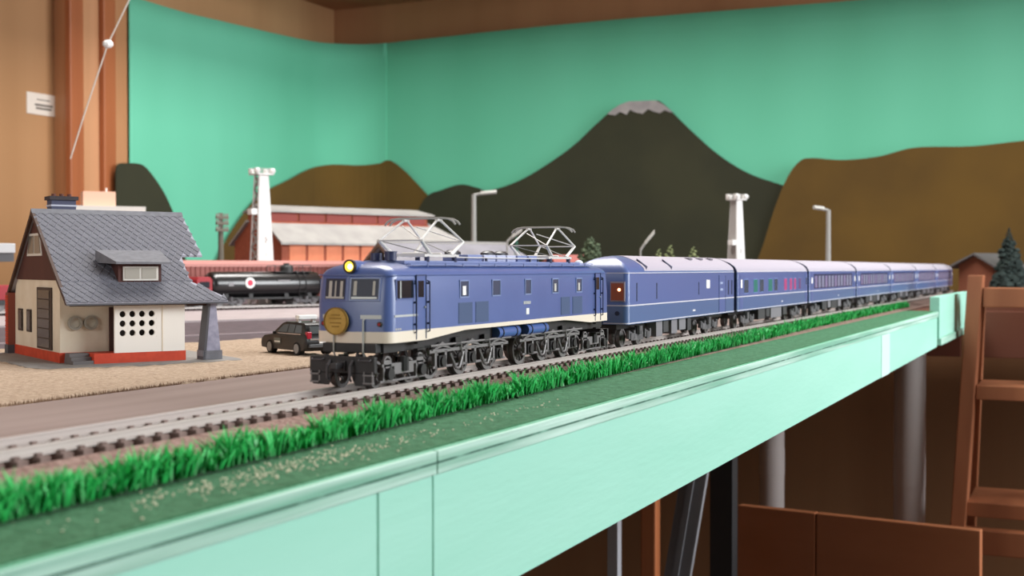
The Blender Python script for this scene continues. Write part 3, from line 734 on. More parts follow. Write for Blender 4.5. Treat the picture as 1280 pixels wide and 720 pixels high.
def generator_coach():
    L = 229
    t = thing('generator_coach', 'blue windowless generator coach with a rounded end behind the locomotive', 'railway coach', (666, CY, ZR))
    base, roof = coach_shell(t, L, 3.6)
    m = MB().loft(roof); o = m.build('roof', car_blue, t, smooth=40)
    # grey part of the roof from the louvres on
    rr = []
    for x in (30, 229.2):
        rr.append([(x, y, z+.25) for y, z in ((-17.1, 44.0), (-16.2, 46), (-14, 48), (-10.8, 50), (-7.2, 51.6), (-3.6, 52.8), (0, 53.2), (3.6, 52.8), (7.2, 51.6), (10.8, 50), (14, 48), (16.2, 46), (17.1, 44.0), (12, 44))])
    MB().loft(rr).build('grey_roof_cover', car_roof, t, smooth=40)
    for x in (34, 82):
        for sg in (-1, 1):
            m = MB(); m.add([(x, sg*16.6, 45.6), (x, sg*10.4, 51.2), (x+24, sg*15.2, 46.6), (x+24, sg*10, 50.4), (x+2, sg*15, 45.8), (x+2, sg*9.6, 50.2), (x+24, sg*14, 46), (x+24, sg*9.6, 49.6)], [(0, 1, 3, 2), (4, 6, 7, 5), (0, 4, 5, 1), (2, 3, 7, 6), (0, 2, 6, 4), (1, 5, 7, 3)])
            m.build('roof_scoop', car_roof, t); 
            m = MB(); m.add([(x-.3, sg*16.8, 45.8), (x-.3, sg*10.6, 51.8), (x+5, sg*15.8, 46.8), (x+.2, sg*16.8, 45), (x+.2, sg*10.6, 50.6), (x+5.2, sg*15.8, 45.8)], [(0, 1, 2), (3, 5, 4), (0, 3, 4, 1), (1, 4, 5, 2), (0, 2, 5, 3)])
            m.build('scoop_mouth', M('scoop_dark', '2e3350', .6), t)
    for x in (149, 174, 199):
        m = MB(); m.cyl((x, -6.4, 51.4), (x, -6.4, 52.9), 3, 12, 2.4); m.cyl((x+7, -6.2, 51.4), (x+7, -6.2, 52.7), 1.6, 10); m.build('roof_vent', M('vent_grey', '6a6470', .6), t, smooth=40)
    for sg in (-1, 1):
        for x, z0, z1 in ((15, 26.7, 37.4), (51, 27.4, 37), (139, 28.2, 36.6)):
            side_box(x-.8, x+.8, z0, z1, sg, .1).build('slot', M('slot_dark', '1c2744', .5), t)
        f = side_box(156.4, 165, 32, 38, sg, .16).build('window', car_line, t); side_box(157.2, 164.2, 32.6, 37.4, sg, .24).build('pane', win_lit, f)
        d = side_box(188, 205, 14.5, 41, sg, .1).build('door', car_blue, t)
        for xx in (188, 204.6): side_box(xx, xx+.4, 14.5, 41, sg, .2).build('door_seam', M('slot_dark', '1c2744'), d)
        for zz in (30, 34.6): side_box(191, 198, zz, zz+1.6, sg, .16).build('louvre', M('louvre_pale', '9aa6cc', .5), d)
        for x in (213, 222): side_box(x-1.4, x+1.4, 26.8, 37.2, sg, .1).build('window', M('slot_dark', '1c2744'), t)
        side_box(125, 131, 17.4, 18.6, sg, .12).build('lettering', car_line, t)
        # front end: rounded corner end with lit windows
        yy = sg*11.2
        f = B(-.35, .6, *(sorted((yy-4.5, yy+4.5))), 26.6, 38.2).build('end_window', M('end_frame', '9d8f95', .4, .3), t, bevel=.6)
        B(-.6, -.2, yy-3.8, yy+3.8, 27.5, 37.3).build('pane', win_brown, f, label='brown lit end window')
        m = MB(); m.cyl((-.9, yy-1.2, 33.6), (-.6, yy-1.2, 33.6), .9, 12); m.build('vestibule_lamp', M('warm_lamp', 'ffb37a', .4, emit=5), f)
        m = MB(); m.cyl((-.6, sg*11, 20), (.4, sg*11, 20), 1.3, 14); m.build('tail_lamp', M('slot_dark', '1c2744'), t)
    MB().box(-.5, .5, -2.4, 2.4, 14, 40).build('end_door', M('end_door_blue', '22305a', .5), t, bevel=.3)
    equipment(t, L, ((56, 68, 4, eq_a), (70, 80, 6, eq_b), (86, 98, 4.4, eq_a), (102, 116, 6, eq_a), (120, 128, 5, eq_b)))
    bogie(t, 28); bogie(t, 172); gangway(t, L, (1,))
    B(-22, -1, -1.6, 1.6, 8, 10.6).build('coupler', M('coupler_grey', '3a383a'), t, bevel=.4)
    return t
generator_coach()
def grey_roof(t, roof):
    MB().loft([[(x, y, z) for x, y, z in r] for r in roof]).build('roof', car_roof, t, smooth=40)
def dining_coach():
    L = 245
    t = thing('lounge_coach', 'blue coach with separate green, dark and red windows under a pale grey roof', 'railway coach', (905, CY, ZR))
    base, roof = coach_shell(t, L, 1.2); grey_roof(t, roof)
    for sg in (-1, 1):
        for x0, x1, mt_ in ((18, 31, win_slate), (47, 59, win_teal), (66, 79, win_slate), (95, 108, win_teal), (115, 127, win_slate), (151, 161, win_red), (172, 181, win_red), (189, 197, win_red), (208, 216, M('window_plum', '6a4a7a', .3))):
            f = side_box(x0-.6, x1+.6, 26.6, 37.6, sg, .1).build('window', M('window_frame_blue', '6f86c0', .4), t); side_box(x0, x1, 27.2, 37, sg, .18).build('pane', mt_, f)
        for x0 in (6, 236):
            d = side_box(x0, x0+9, 14.4, 41, sg, .1).build('door', car_blue, t); side_box(x0+2.4, x0+6.4, 31, 37.2, sg, .2).build('door_window', win_lit if x0 < 20 else win_slate, d)
        side_box(141, 146, 17.4, 18.4, sg, .12).build('lettering', car_line, t)
    equipment(t, L, ((70, 92, 5, eq_b), (96, 108, 6.4, eq_b), (112, 150, 4.6, eq_a), (156, 170, 6, eq_b)))
    bogie(t, 38); bogie(t, 207); gangway(t, L)
dining_coach()
def sleeper_coach(n, label):
    L = 245
    t = thing('sleeping_coach', label, 'railway coach', (905+255, CY, ZR), group='sleeping coaches of the blue train')
    base, roof = coach_shell(t, L, 1.2); grey_roof(t, roof)
    for sg in (-1, 1):
        b = side_box(20, 222, 26.4, 40.4, sg, .1).build('window_band', win_band, t)
        for k in range(12): side_box(24+k*16.4, 35+k*16.4, 27.4, 38.6, sg, .2).build('window', curtain if k % 3 else M('curtain_rose', '776788', .8), t)
        for x0 in (6, 234):
            d = side_box(x0, x0+10, 14.4, 41, sg, .1).build('door', car_blue, t); side_box(x0+2.6, x0+7.4, 31.5, 37, sg, .2).build('door_window', win_lit, d)
        side_box(141, 146, 17.4, 18.4, sg, .12).build('lettering', car_line, t)
    equipment(t, L, ((70, 92, 5, eq_b), (98, 112, 6.4, eq_a), (116, 146, 5, eq_b), (152, 168, 6, eq_a)))
    bogie(t, 38); bogie(t, 207); gangway(t, L); return t
ords = ['first blue sleeping coach coupled behind the coach with green and red windows', 'second blue sleeping coach behind the green and red windowed coach', 'third blue sleeping coach behind the green and red windowed coach',
        'fourth blue sleeping coach behind the green and red windowed coach', 'last blue sleeping coach at the tail of the train']
sc0 = sleeper_coach(0, ords[0])
for k in range(1, 5):
    c = copy_tree(sc0); c['label'] = ords[k]; c.location.x = (905+255*(k+1))*S

# ================================================================== THE HOUSE
def house():
    t = thing('model_house', 'cream plastered model house with grey diamond-shingled roof and red base', 'house', (508, 513, 903), -29.6)
    # local: u = x (along the front), v = y (away), z above ground
    MB().prism([(-20, 60), (-22, -20), (-18, -30), (-5, -34), (92, -34), (96, -20), (96, 108), (-20, 108)], 'z', -.6, .9).build('paving_slab', slab_m, t, bevel=.3)
    B(0, 66, 0, 100, .9, 6.4).build('base', brick_red, t, label='red painted base course')
    MB().prism([(1, 6.4), (99, 6.4), (99, 37), (96, 44), (46, 82.5), (1, 47)], 'x', .5, 65).build('house_wall', plaster, t)
    # brown clad gable
    MB().prism([(-2, 46.2), (97, 46.2), (92, 49.5), (46, 84), (0, 50)], 'x', -.3, .6).build('gable_cladding', brown_clad, t, label='brown boarded gable')
    gw = MB().prism([(33, 60), (66, 60), (60, 73), (38, 73)], 'x', -.7, -.2).build('gable_window', win_white, t)
    for a, b in ((35.5, 48.5), (50.5, 63.5)):
        d = 1.6 if a < 40 else 0
        MB().prism([(a, 61.4), (b, 61.4), (b-(2.8 if a > 40 else 0), 71.6), (a+(3 if a < 40 else 0), 71.6)], 'x', -.95, -.5).build('pane', pane, gw)
    # tall stair window and two slits in the gable wall
    f = B(-.3, .7, 15.5, 46, 7, 42).build('stair_window', M('dark_frame', '3f332e', .6), t)
    for k in range(6): B(-.6, 0, 19, 43, 8.2+k*5.5, 13+k*5.5).build('pane', pane_dark, f)
    for a in (60, 80):
        f = B(-.3, .7, a, a+9.5, 15.4, 28.6).build('slit_window', M('dark_frame', '3f332e'), t); B(-.5, 0, a+1.4, a+8.1, 16.4, 27.6).build('pane', pane_dark, f)
    # red brick stack on the rear corner
    bs = B(-3.5, 8, 99.2, 106, 6, 38).build('brick_stack', M('stack_mortar', '8d4a3c', .8), t)
    bme = B(-1.9, 1.9, -.3, .3, -.55, .55).mesh('brick', brick_red); bme2 = B(-.3, .3, -1.4, 1.4, -.55, .55).mesh('brick', brick_red)
    for k in range(20):
        for j in range(2): link('brick', bme2, bs, loc=(-3.6, 100.8+j*3.3+(.6 if k % 2 else 0), 7.2+k*1.5))
    B(-4, 8.5, 98.8, 107, .9, 6).build('stack_foot', dark_stone, t)
    # recessed entrance wall with two round windows, steps and door
    for u in (8.4, 17):
        m = MB(); m.ring((u, -.9, 22.6), 'y', 2.7, 3.9, 1.6, 28); f = m.build('round_window', M('round_frame', '9c968a', .7), t, smooth=40)
        m = MB(); m.cyl((u, .2, 22.6), (u, .9, 22.6), 3, 28); m.build('pane', M('round_pane', 'b9b3a4', .4), f)
    B(27.2, 30.6, -.6, 1, 6.4, 31).build('door', M('door_dark', '4a2c26', .6), t)
    for k in range(3): B(2.5+k*.2, 13.4, -17+k*4.2, 1, .9+k*1.8, 2.7+k*1.8).build('step', M('step_grey', '6f6a6a', .8), t)
    B(13.6, 65, -17, 1, .9, 6.4).build('porch_base', brick_red, t, label='red painted porch base')
    # white porch wall pierced by twelve round holes
    u0, u1, zt = 24.8, 64.4, 33.4
    m = MB(); us = [26.6+5.4*i for i in range(5)]; zs = [14.6+5.2*i for i in range(4)]
    y0, y1 = -17, -15.4
    m.box(u0, us[0], y0, y1, 6.4, zt); m.box(us[-1], u1, y0, y1, 6.4, zt); m.box(us[0], us[-1], y0, y1, 6.4, zs[0]); m.box(us[0], us[-1], y0, y1, zs[-1], zt)
    n = 24; r = 1.75
    for i in range(4):
        for j in range(3):
            cx, cz = (us[i]+us[i+1])/2, (zs[j]+zs[j+1])/2; hx, hz = (us[i+1]-us[i])/2, (zs[j+1]-zs[j])/2; V = []; F = []
            for k in range(n):
                a = 2*math.pi*k/n; c, s_ = math.cos(a), math.sin(a); q = min(hx/abs(c) if abs(c) > 1e-6 else 1e9, hz/abs(s_) if abs(s_) > 1e-6 else 1e9)
                V += [(cx+q*c, y0, cz+q*s_), (cx+r*c, y0, cz+r*s_), (cx+r*c, y1, cz+r*s_), (cx+q*c, y1, cz+q*s_)]
            for k in range(n):
                a = 4*k; b = 4*((k+1) % n); F += [(a, b, b+1, a+1), (a+1, b+1, b+2, a+2), (a+2, b+2, b+3, a+3)]
            m.add(V, F)
    pw = m.build('porch_wall', plaster_w, t, label='white porch wall pierced by twelve round holes')
    B(51.2, 51.7, y0-.25, y0, 6.4, zt).build('wall_seam', plaster, pw)
    B(64.4-1.6, 64.4, -15.4, 1, 6.4, zt).build('porch_side_wall', plaster_w, t)
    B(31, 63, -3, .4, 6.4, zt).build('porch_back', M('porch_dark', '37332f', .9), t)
    # eave fascia boards
    B(0, 66, -21, -18.6, 32.4, 34.6).build('eave_board', M('eave_brown', '4a342c', .7), t)
    MB().prism([(-23, 33.2), (-22, 36), (46, 86.3), (104, 38.2), (103, 36.4), (46, 83.4)], 'x', -3.2, -1.6).build('barge_board', M('eave_brown', '4a342c'), t)
    # roof slopes: profile points (v, z)
    rv, rz = 46, 86
    lower = (-8, 45.6); eave = (-25, 34.4)
    def slope(name, poly, th=1.2):               # poly of (u, v) on front/back surface, z from profile
        def z(v):
            if v >= rv: return rz-(v-rv)*(rz-37.5)/58
            if v >= lower[0]: return lower[1]+(v-lower[0])*(rz-lower[1])/(rv-lower[0])
            return eave[1]+(v-eave[0])*(lower[1]-eave[1])/(lower[0]-eave[0])
        n_ = len(poly); V = [(u, v, z(v)) for u, v in poly]+[(u, v, z(v)-th) for u, v in poly]
        m = MB(); m.add(V, [tuple(range(n_)), tuple(range(2*n_-1, n_-1, -1))]+[(i, (i+1) % n_, n_+(i+1) % n_, n_+i) for i in range(n_)])
        return m.build(name, slate_line, t), z
    up, zf = slope('roof_slope', [(-3, rv), (86, rv), (86, 12), (73, 12), (71, lower[0]), (-3, lower[0])])
    lo_, _ = slope('roof_eave', [(-3, lower[0]), (71, lower[0]), (87, eave[1]*0-22), (87, eave[0]), (-3, eave[0])])
    slope('roof_slope', [(-3, rv), (86, rv), (86, 104), (-3, 104)])
    # diamond shingles, laid on the slope with pale joints between
    def inside(poly, u, v):
        c = False
        for (a, b), (d, e) in zip(poly, poly[1:]+poly[:1]):
            if (b > v) != (e > v) and u < (d-a)*(v-b)/(e-b)+a: c = not c
        return c
    def shingles(poly, par, v0, v1, dv=3.1, du=4.6):
        m = MB(); row = 0; v = v0
        while v < v1+dv*.9:
            vt = min(v, v1-.05); u = -3+(du/2 if row % 2 else 0)
            while u < 88:
                if inside(poly, u, vt):
                    g = .93; a, b = du/2*g, dv*g
                    P = [(u, v-b), (u+a, v), (u, v+b), (u-a, v)]
                    P = [(max(-3, min(86.8, x)), y) for x, y in P]; P = [(x, min(max(y, v0-.1), v1+.1)) for x, y in P]
                    m.add([(x, y, zf(y)+(.55 if k == 0 else .3 if k in (1, 3) else .15)) for k, (x, y) in enumerate(P)]+[(x, y, zf(y)-.1) for x, y in P], [(0, 1, 2, 3), (0, 4, 5, 1), (3, 7, 4, 0), (1, 5, 6, 2), (2, 6, 7, 3)])
                u += du
            v += dv; row += 1
        m.build('shingles', slate_a, par, kind='stuff')
    shingles([(-3, 46), (86, 46), (86, 12), (73, 12), (71, -8), (-3, -8)], up, -8, 46)
    shingles([(-3, -8), (71, -8), (87, -22), (87, -25.2), (-3, -25.2)], lo_, -25, -8.1)
    MB().prism([(43.6, 84.6), (46, 87.3), (48.4, 84.6), (46, 85.6)], 'x', -3.2, 86.2).build('ridge_cap', slate_b, t)
    MB().prism([(-25.6, 33.0), (-24.4, 34.9), (-24, 33)], 'x', -3, 87).build('gutter', dark_stone, t)
    # dormer
    dr = MB().prism([(-9, 43), (-9, 56), (8, 60), (10, 58)], 'x', 29.5, 53.8).build('dormer', brown_clad, t)
    wf = B(32, 51.8, -10, -8.6, 46, 53.9).build('dormer_window', win_white, dr)
    for a in (32.8, 42.3): B(a, a+8.2, -10.3, -9.6, 47, 53).build('pane', M('curtain_pane', 'a8a49a', .4), wf)
    m = MB(); m.add([(26.5, -15, 56.4), (57.5, -15, 56.4), (59, 8, 63.2), (22, 8, 63.2), (26.5, -15, 55.2), (57.5, -15, 55.2), (59, 8, 56), (22, 8, 56)], [(0, 1, 2, 3), (7, 6, 5, 4), (0, 4, 5, 1), (1, 5, 6, 2), (2, 6, 7, 3), (3, 7, 4, 0)])
    m.build('dormer_roof', slate_b, dr)
    # chimney behind the ridge
    c = B(10, 24, 52, 62, 78, 93).build('chimney', chim_m, t)
    for k in range(3): B(9.6, 24.4, 51.6, 62.4, 82+k*3.6, 83+k*3.6).build('mortar_course', M('mortar_pale', 'c0c4d4', .8), c)
    B(8.8, 25.2, 50.8, 63.2, 93, 95.2).build('cap', M('cap_dark', '403a3e', .8), c)
    for k in range(3): MB().cyl((12.5+k*4.5, 57, 95.2), (12.5+k*4.5, 57, 96.8), 1.3, 8).build('flue', M('flue_brown', '6a4038', .8), c)
    # flared porch pillar at the right
    m = MB(); m.add([(74, -21, .9), (84.6, -21, .9), (84.6, -12, .9), (74, -12, .9), (77.6, -21, 34.6), (81.2, -21, 34.6), (81.2, -12, 34.6), (77.6, -12, 34.6)], [(0, 1, 2, 3), (4, 7, 6, 5), (0, 4, 5, 1), (1, 5, 6, 2), (2, 6, 7, 3), (3, 7, 4, 0)])
    pl = m.build('porch_pillar', stone, t, bevel=.2)
    MB().prism([(73.4, .9), (75, .9), (78.2, 34.6), (77.2, 34.6)], 'y', -21.4, -12).build('pillar_side', dark_stone, pl)
    B(73.6, 84.9, -21.4, -11.6, .9, 6).build('plinth', slate_b, pl)
    B(66, 82, -18, -15, 31.6, 34).build('porch_beam', M('eave_brown', '4a342c'), t)
house()

# ================================================================== POLICE CAR
def police_car():
    t = thing('toy_patrol_car', 'black toy estate car with white roof light bar on the tan ground', 'car', (636, 445, 903.3), 65)
    # x forward, y left; length 57
    prof = [(-27.6, 5), (-28.4, 8), (-27.8, 11.4), (-26, 13.2), (9, 13), (14, 12.2), (24, 11), (27.6, 9), (28.2, 6), (27.8, 3.4), (20, 2.8), (-24, 2.8)]
    rings = []
    for y, ins, dz in ((-11, 1.4, .8), (-10.6, .4, .2), (-8, 0, 0), (8, 0, 0), (10.6, .4, .2), (11, 1.4, .8)):
        rings.append([(x*(1-ins*.02), y, 7+(z-7)*(1-ins*.06)) for x, z in prof])
    MB().loft(rings).build('body', car_black, t, smooth=40)
    gp = [(-25.6, 13), (-22.4, 18.6), (-20, 19.6), (1, 19.9), (5, 19), (14, 12.6)]
    rg = []
    for y, k in ((-9.9, 0), (-8.2, .92), (8.2, .92), (9.9, 0)):
        rg.append([(x, (y if z < 14 else math.copysign(8.0, y) if abs(y) > 9 else y*.94), z) for x, z in gp])
    rg = [[(x, -10.4+(z-12.6)*.32, z) for x, z in gp], [(x, 10.4-(z-12.6)*.32, z) for x, z in gp]]
    gh = MB().loft(rg).build('cabin', car_black, t, bevel=.5, smooth=40)
    for sg in (-1, 1):
        yy = lambda z: sg*(10.4-(z-12.6)*.32)
        for P in ([(-20.6, 13.6), (-18.8, 18.2), (-12.4, 18.4), (-12.4, 13.6)], [(-11.4, 13.6), (-11.4, 18.4), (-4.2, 18.5), (-4.2, 13.6)], [(-3.2, 13.6), (-3.2, 18.5), (2.4, 18.2), (8.6, 13.6)]):
            MB().add([(x, yy(z)+sg*.15, z) for x, z in P]+[(x, yy(z)-sg*.4, z) for x, z in P], [(0, 1, 2, 3), (7, 6, 5, 4), (0, 4, 5, 1), (1, 5, 6, 2), (2, 6, 7, 3), (3, 7, 4, 0)]).build('side_window', car_glass, gh)
        m = MB(); m.box(-21, 9, *(sorted((sg*10.1, sg*10.95))), 12.5, 13.1); m.build('window_trim', chrome, t)
        B(3, 11, *(sorted((sg*10.9, sg*11.15))), 6.4, 9.8).build('door_emblem', M('door_emblem', '6c7470', .5), t)
        B(3.6, 10.4, *(sorted((sg*11.1, sg*11.25))), 7.2, 8.0).build('door_lettering', white_pl, t)
        B(-28.1, -25.2, *(sorted((sg*7.4, sg*10.4))), 10.4, 14.6).build('tail_lamp', tail_red, t, bevel=.4)
        MB().ball((9.6, sg*11.6, 13), 1.3, 8, 5, (.8, 1, .8)).build('mirror', car_black, t)
        B(26.6, 28.3, *(sorted((sg*6, sg*10))), 7.4, 9.4).build('headlamp', white_pl, t, bevel=.3)
        for x in (-16.5, 16.5):
            MB().cyl((x, sg*7.6, 4.1), (x, sg*11.2, 4.1), 4.1, 20).build('wheel', tyre, t, smooth=40)
            w_ = t.children[-1] if False else None
            m = MB(); m.cyl((x, sg*11.1, 4.1), (x, sg*11.5, 4.1), 2.9, 18)
            h = m.build('hubcap', M('hub_grey', '8b8d8e', .4, .3), t, smooth=40)
    B(-26.2, -25.6, -7.6, 7.6, 13.4, 17.6).build('rear_window', car_glass, t)
    t_ = [o for o in t.children if o.name.startswith('rear_window')][-1]
    t_.rotation_euler = (0, 0, 0)
    B(-28.8, -28, -8.8, 8.8, 9.6, 10.6).build('rear_trim', chrome, t); B(-29.2, -27.4, -9.6, 9.6, 5.2, 7.2).build('rear_bumper', M('bumper_grey', '4a4d50', .4), t, bevel=.3)
    B(-28.9, -28.2, -2.6, 2.6, 7.6, 9.2).build('number_plate', white_pl, t); MB().ball((-27, 0, 12.2), .8, 8, 5).build('badge', chrome, t)
    lb = B(-11.5, -6.5, -6.4, 6.4, 21.4, 24).build('light_bar', white_pl, t, bevel=.6, label='white roof light bar')
    for y in (-5, 5): B(-10, -7.5, y-1, y+1, 19.6, 21.6).build('foot', chrome, lb)
police_car()

# ================================================================== YARD WAGONS (behind the house)
ya = -22.0
def yard(u, v):                                   # yard frame: u along the sidings, v away
    a = R(ya); return (1250+u*math.cos(a)-v*math.sin(a), 1008+u*math.sin(a)+v*math.cos(a))
def siding(v, u0, u1, label):
    t = thing('siding_track', label, 'track', (*yard(0, v), 902.6), ya)
    for sg in (-1, 1): B(u0, u1, sg*8.75-.6, sg*8.75+.6, 2, 4).build('rail', rail_m, t)
    m = MB(); x = u0+3
    while x < u1: m.box(x-2, x+2, -15, 15, 0, 2); x += 7.6
    m.build('sleepers', ballast_dark, t, kind='stuff')
siding(26, -260, 260, 'siding track under the black tank wagon'); siding(78, -300, 420, 'siding track under the pink brown covered wagon')
def tank_wagon():
    t = thing('tank_wagon', 'black tank wagon with a red and white round emblem', 'tank wagon', (*yard(0, 26), 906.6), ya)
    L0, L1, zc, r = 8, 178, 27.5, 17.2
    m = MB(); rings = []
    for x, k in ((L0, .05), (L0+.6, .5), (L0+2.4, .82), (L0+5, .95), (L0+9, 1), (L1-9, 1), (L1-5, .95), (L1-2.4, .82), (L1-.6, .5), (L1, .05)):
        rings.append([(x, r*k*math.cos(2*math.pi*i/36), zc+r*k*math.sin(2*math.pi*i/36)) for i in range(36)])
    m.loft(rings); m.build('tank', tank_black, t, smooth=50)
    B(0, 186, -12, 12, 8.6, 11).build('frame', black_under, t)
    for x in (30, 66, 120, 156): B(x-3, x+3, -13, 13, 10.6, 16).build('saddle', black_under, t)
    for sg in (-1, 1):
        m = MB(); m.cyl((62, sg*(r-.3), zc+2.6), (62, sg*(r+.5), zc+2.6), 7, 28); e = m.build('emblem', white_pl, t, label='white round emblem with red centre')
        m = MB(); m.cyl((62, sg*(r+.4), zc+2.6), (62, sg*(r+.8), zc+2.6), 3.9, 24); m.build('emblem_centre', tank_red, e)
        B(104, 122, *(sorted((sg*(r-.6), sg*(r+.3)))), zc+4, zc+6).build('lettering', M('stencil_grey', '8e8d90', .7), t)
        B(31, 38, *(sorted((sg*(r-.8), sg*(r+.3)))), zc-1.5, zc+3).build('data_panel', M('stencil_grey', '8e8d90'), t)
        m = MB(); m.rod([(2, sg*14, 11), (2, sg*14, 17), (184, sg*14, 17), (184, sg*14, 11)], .5, 5); m.build('side_rail', black_under, t)
        for k in range(2):
            m = MB(); x = 138+k*10; m.rod([(x, sg*15.5, 10), (x, sg*17.8, 30), (x, sg*13, 42), (x, sg*8, 46)], .5, 5); m.build('ladder_stile', black_under, t)
        for k in range(6): MB().rod([(138, sg*(16+.25*k), 13+k*5), (148, sg*(16+.25*k), 13+k*5)], .4, 5).build('ladder_rung', black_under, t)
    m = MB(); m.cyl((128, 0, 43), (128, 0, 51), 9, 18); m.ball((128, 0, 51), 9, 16, 6, (1, 1, .35)); m.cyl((128, 0, 53), (128, 0, 56), 4, 12); m.build('dome', M('dome_grey', '2a2c2c', .5), t, smooth=40)
    B(104, 160, -10, 10, 44.2, 45).build('walkway', M('dome_grey', '2a2c2c'), t)
    m = MB()
    for sg in (-1, 1):
        m.rod([(104, sg*10, 45), (104, sg*10, 52), (118, sg*10, 53)], .5, 5); m.rod([(140, sg*10, 45), (142, sg*10, 53), (160, sg*10, 53), (160, sg*10, 45)], .5, 5)
    m.build('handrail', M('dome_grey', '2a2c2c'), t)
    for x in (36, 150): bogie(t, x)
tank_wagon()
def covered_wagon():
    t = thing('covered_wagon', 'pinkish brown ribbed covered wagon behind the black tank wagon', 'wagon', (*yard(0, 78), 906.6), ya)
    L0, L1 = -60, 262
    B(L0, L1, -15, 15, 10, 52).build('body', boxcar_m, t)
    MB().prism([(-16, 51), (16, 51), (15.4, 55), (10, 58), (0, 59.6), (-10, 58), (-15.4, 55)], 'x', L0-1, L1+1).build('roof', M('boxcar_roof', 'b98079', .7), t, smooth=40)
    rib = B(-.7, .7, -.8, .8, 0, 41).mesh('rib', boxcar_m)
    x = L0+4
    while x < L1:
        link('rib', rib, t, loc=(x, -15.5, 10.6)); x += 7
    B(L0, L1, -12, 12, 7, 10).build('frame', black_under, t)
    for x in (-30, 40, 160, 232): bogie(t, x)
covered_wagon()
def red_shunter(u, v, lab):
    t = thing('red_shunter', lab, 'locomotive', (*yard(u, v), 906.6), ya, group=None)
    B(-34, 34, -13, 13, 8, 13).build('frame', black_under, t)
    MB().prism([(-30, 13), (-30, 27), (-27, 30), (10, 30), (10, 13)], 'y', -10, 10).build('hood', red_loco, t, bevel=1)
    MB().prism([(10, 13), (10, 34), (13, 38), (29, 38), (32, 34), (32, 13)], 'y', -13, 13).build('cab', red_loco, t, bevel=1)
    for sg in (-1, 1): B(14, 28, *(sorted((sg*12.8, sg*13.3))), 24, 32).build('window', glass_dark, t)
    B(-30.4, -29.6, -7, 7, 18, 28).build('grille', M('grille_dark', '5a1418', .6), t)
    for x in (-18, 18):
        for sg in (-1, 1): wheel(t, x, sg*7.9, 5.4)
    return t
red_shunter(-22, 26, 'small red shunting engine coupled to the tank wagon beside the house pillar')
B_ = red_shunter(-238, 26, 'small red shunting engine beyond the clad gable of the house')

# ================================================================== YARD STRUCTURES
def flood_tower(xy, H, w0, w1, label, side_lamp_z, plated=(0,)):
    t = thing('floodlight_tower', label, 'tower', (*xy, 902.6), -25, group='white floodlight towers')
    B(-w0*.6, w0*.6, -w0*.6, w0*.6, 0, 1.6).build('footing', tower_g, t)
    W = lambda z: w0/2+(w1/2-w0/2)*z/H
    for sx in (-1, 1):
        for sy in (-1, 1): MB().cyl((sx*W(0), sy*W(0), 1), (sx*W(H), sy*W(H), H), 1.5, 4).build('leg', tower_w, t)
    lv = 9; zs = [1+ (H-1)*i/lv for i in range(lv+1)]
    for k in range(4):
        m = MB(); a = R(90*k)
        for i in range(lv):
            z0, z1 = zs[i], zs[i+1]; q0, q1 = W(z0), W(z1)
            for p0, p1 in (((-q0, -q0, z0), (q1, -q1, z1)), ((q0, -q0, z0), (-q1, -q1, z1)), ((-q1, -q1, z1), (q1, -q1, z1))):
                m.cyl(p0, p1, .9, 4)
            if k in plated:                     # plated face with small diamond holes
                zm = (z0+z1)/2; qm = W(zm); hh = (z1-z0)*(.4, .2, .34, .14, .28, .1, .03, .03, .03)[i]; hw_ = hh*.6
                ou = [(-q0, z0), (0, z0), (q0, z0), (qm, zm), (q1, z1), (0, z1), (-q1, z1), (-qm, zm)]; inn = [(-hw_*.5, zm-hh*.5), (0, zm-hh), (hw_*.5, zm-hh*.5), (hw_, zm), (hw_*.5, zm+hh*.5), (0, zm+hh), (-hw_*.5, zm+hh*.5), (-hw_, zm)]
                V = [(x, -W(z)-1.2, z) for x, z in ou]+[(x, -W(z)-1.2, z) for x, z in inn]+[(x, -W(z)+.2, z) for x, z in inn]
                m.add(V, [f for j in range(8) for f in ((j, (j+1) % 8, 8+(j+1) % 8, 8+j), (8+j, 8+(j+1) % 8, 16+(j+1) % 8, 16+j))])
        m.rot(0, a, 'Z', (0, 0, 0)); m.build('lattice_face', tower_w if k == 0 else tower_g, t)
    pf = B(-w1*1.0, w1*1.0, -w1*1.0, w1*1.0, H, H+1.6).build('platform', tower_w, t)
    m = MB()
    for sx in (-1, 1):
        for sy in (-1, 1): m.cyl((sx*w1*.95, sy*w1*.95, H), (sx*w1*.95, sy*w1*.95, H+8), .5, 5)
    for z in (4.5, 8): m.rod([(-w1*.95, -w1*.95, H+z), (w1*.95, -w1*.95, H+z), (w1*.95, w1*.95, H+z), (-w1*.95, w1*.95, H+z), (-w1*.95, -w1*.95, H+z)], .5, 5)
    m.build('railing', tower_g, pf)
    for dx, dy in ((-.95, -.8), (.85, -.8), (.95, .7), (-.85, .7)):
        m = MB(); m.box(dx*w1-3, dx*w1+3, dy*w1-2.6, dy*w1+2.6, H+2, H+9); m.cyl((dx*w1, dy*w1-3.2, H+5.5), (dx*w1-2*dx*0, dy*w1-5.4, H+4.6), 2.4, 10, 2.8)
        m.build('floodlight', white_pl, t, bevel=.4)
    m = MB(); m.box(-w0*.6-4, -w0*.6+5, -w0*.35, w0*.1, side_lamp_z, side_lamp_z+8); m.build('side_platform', tower_w, t, bevel=.4)
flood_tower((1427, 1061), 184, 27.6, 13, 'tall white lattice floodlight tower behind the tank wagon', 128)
flood_tower((1862, 498), 157, 22, 11, 'grey white lattice floodlight tower behind the coaches', 88, (0, 3))
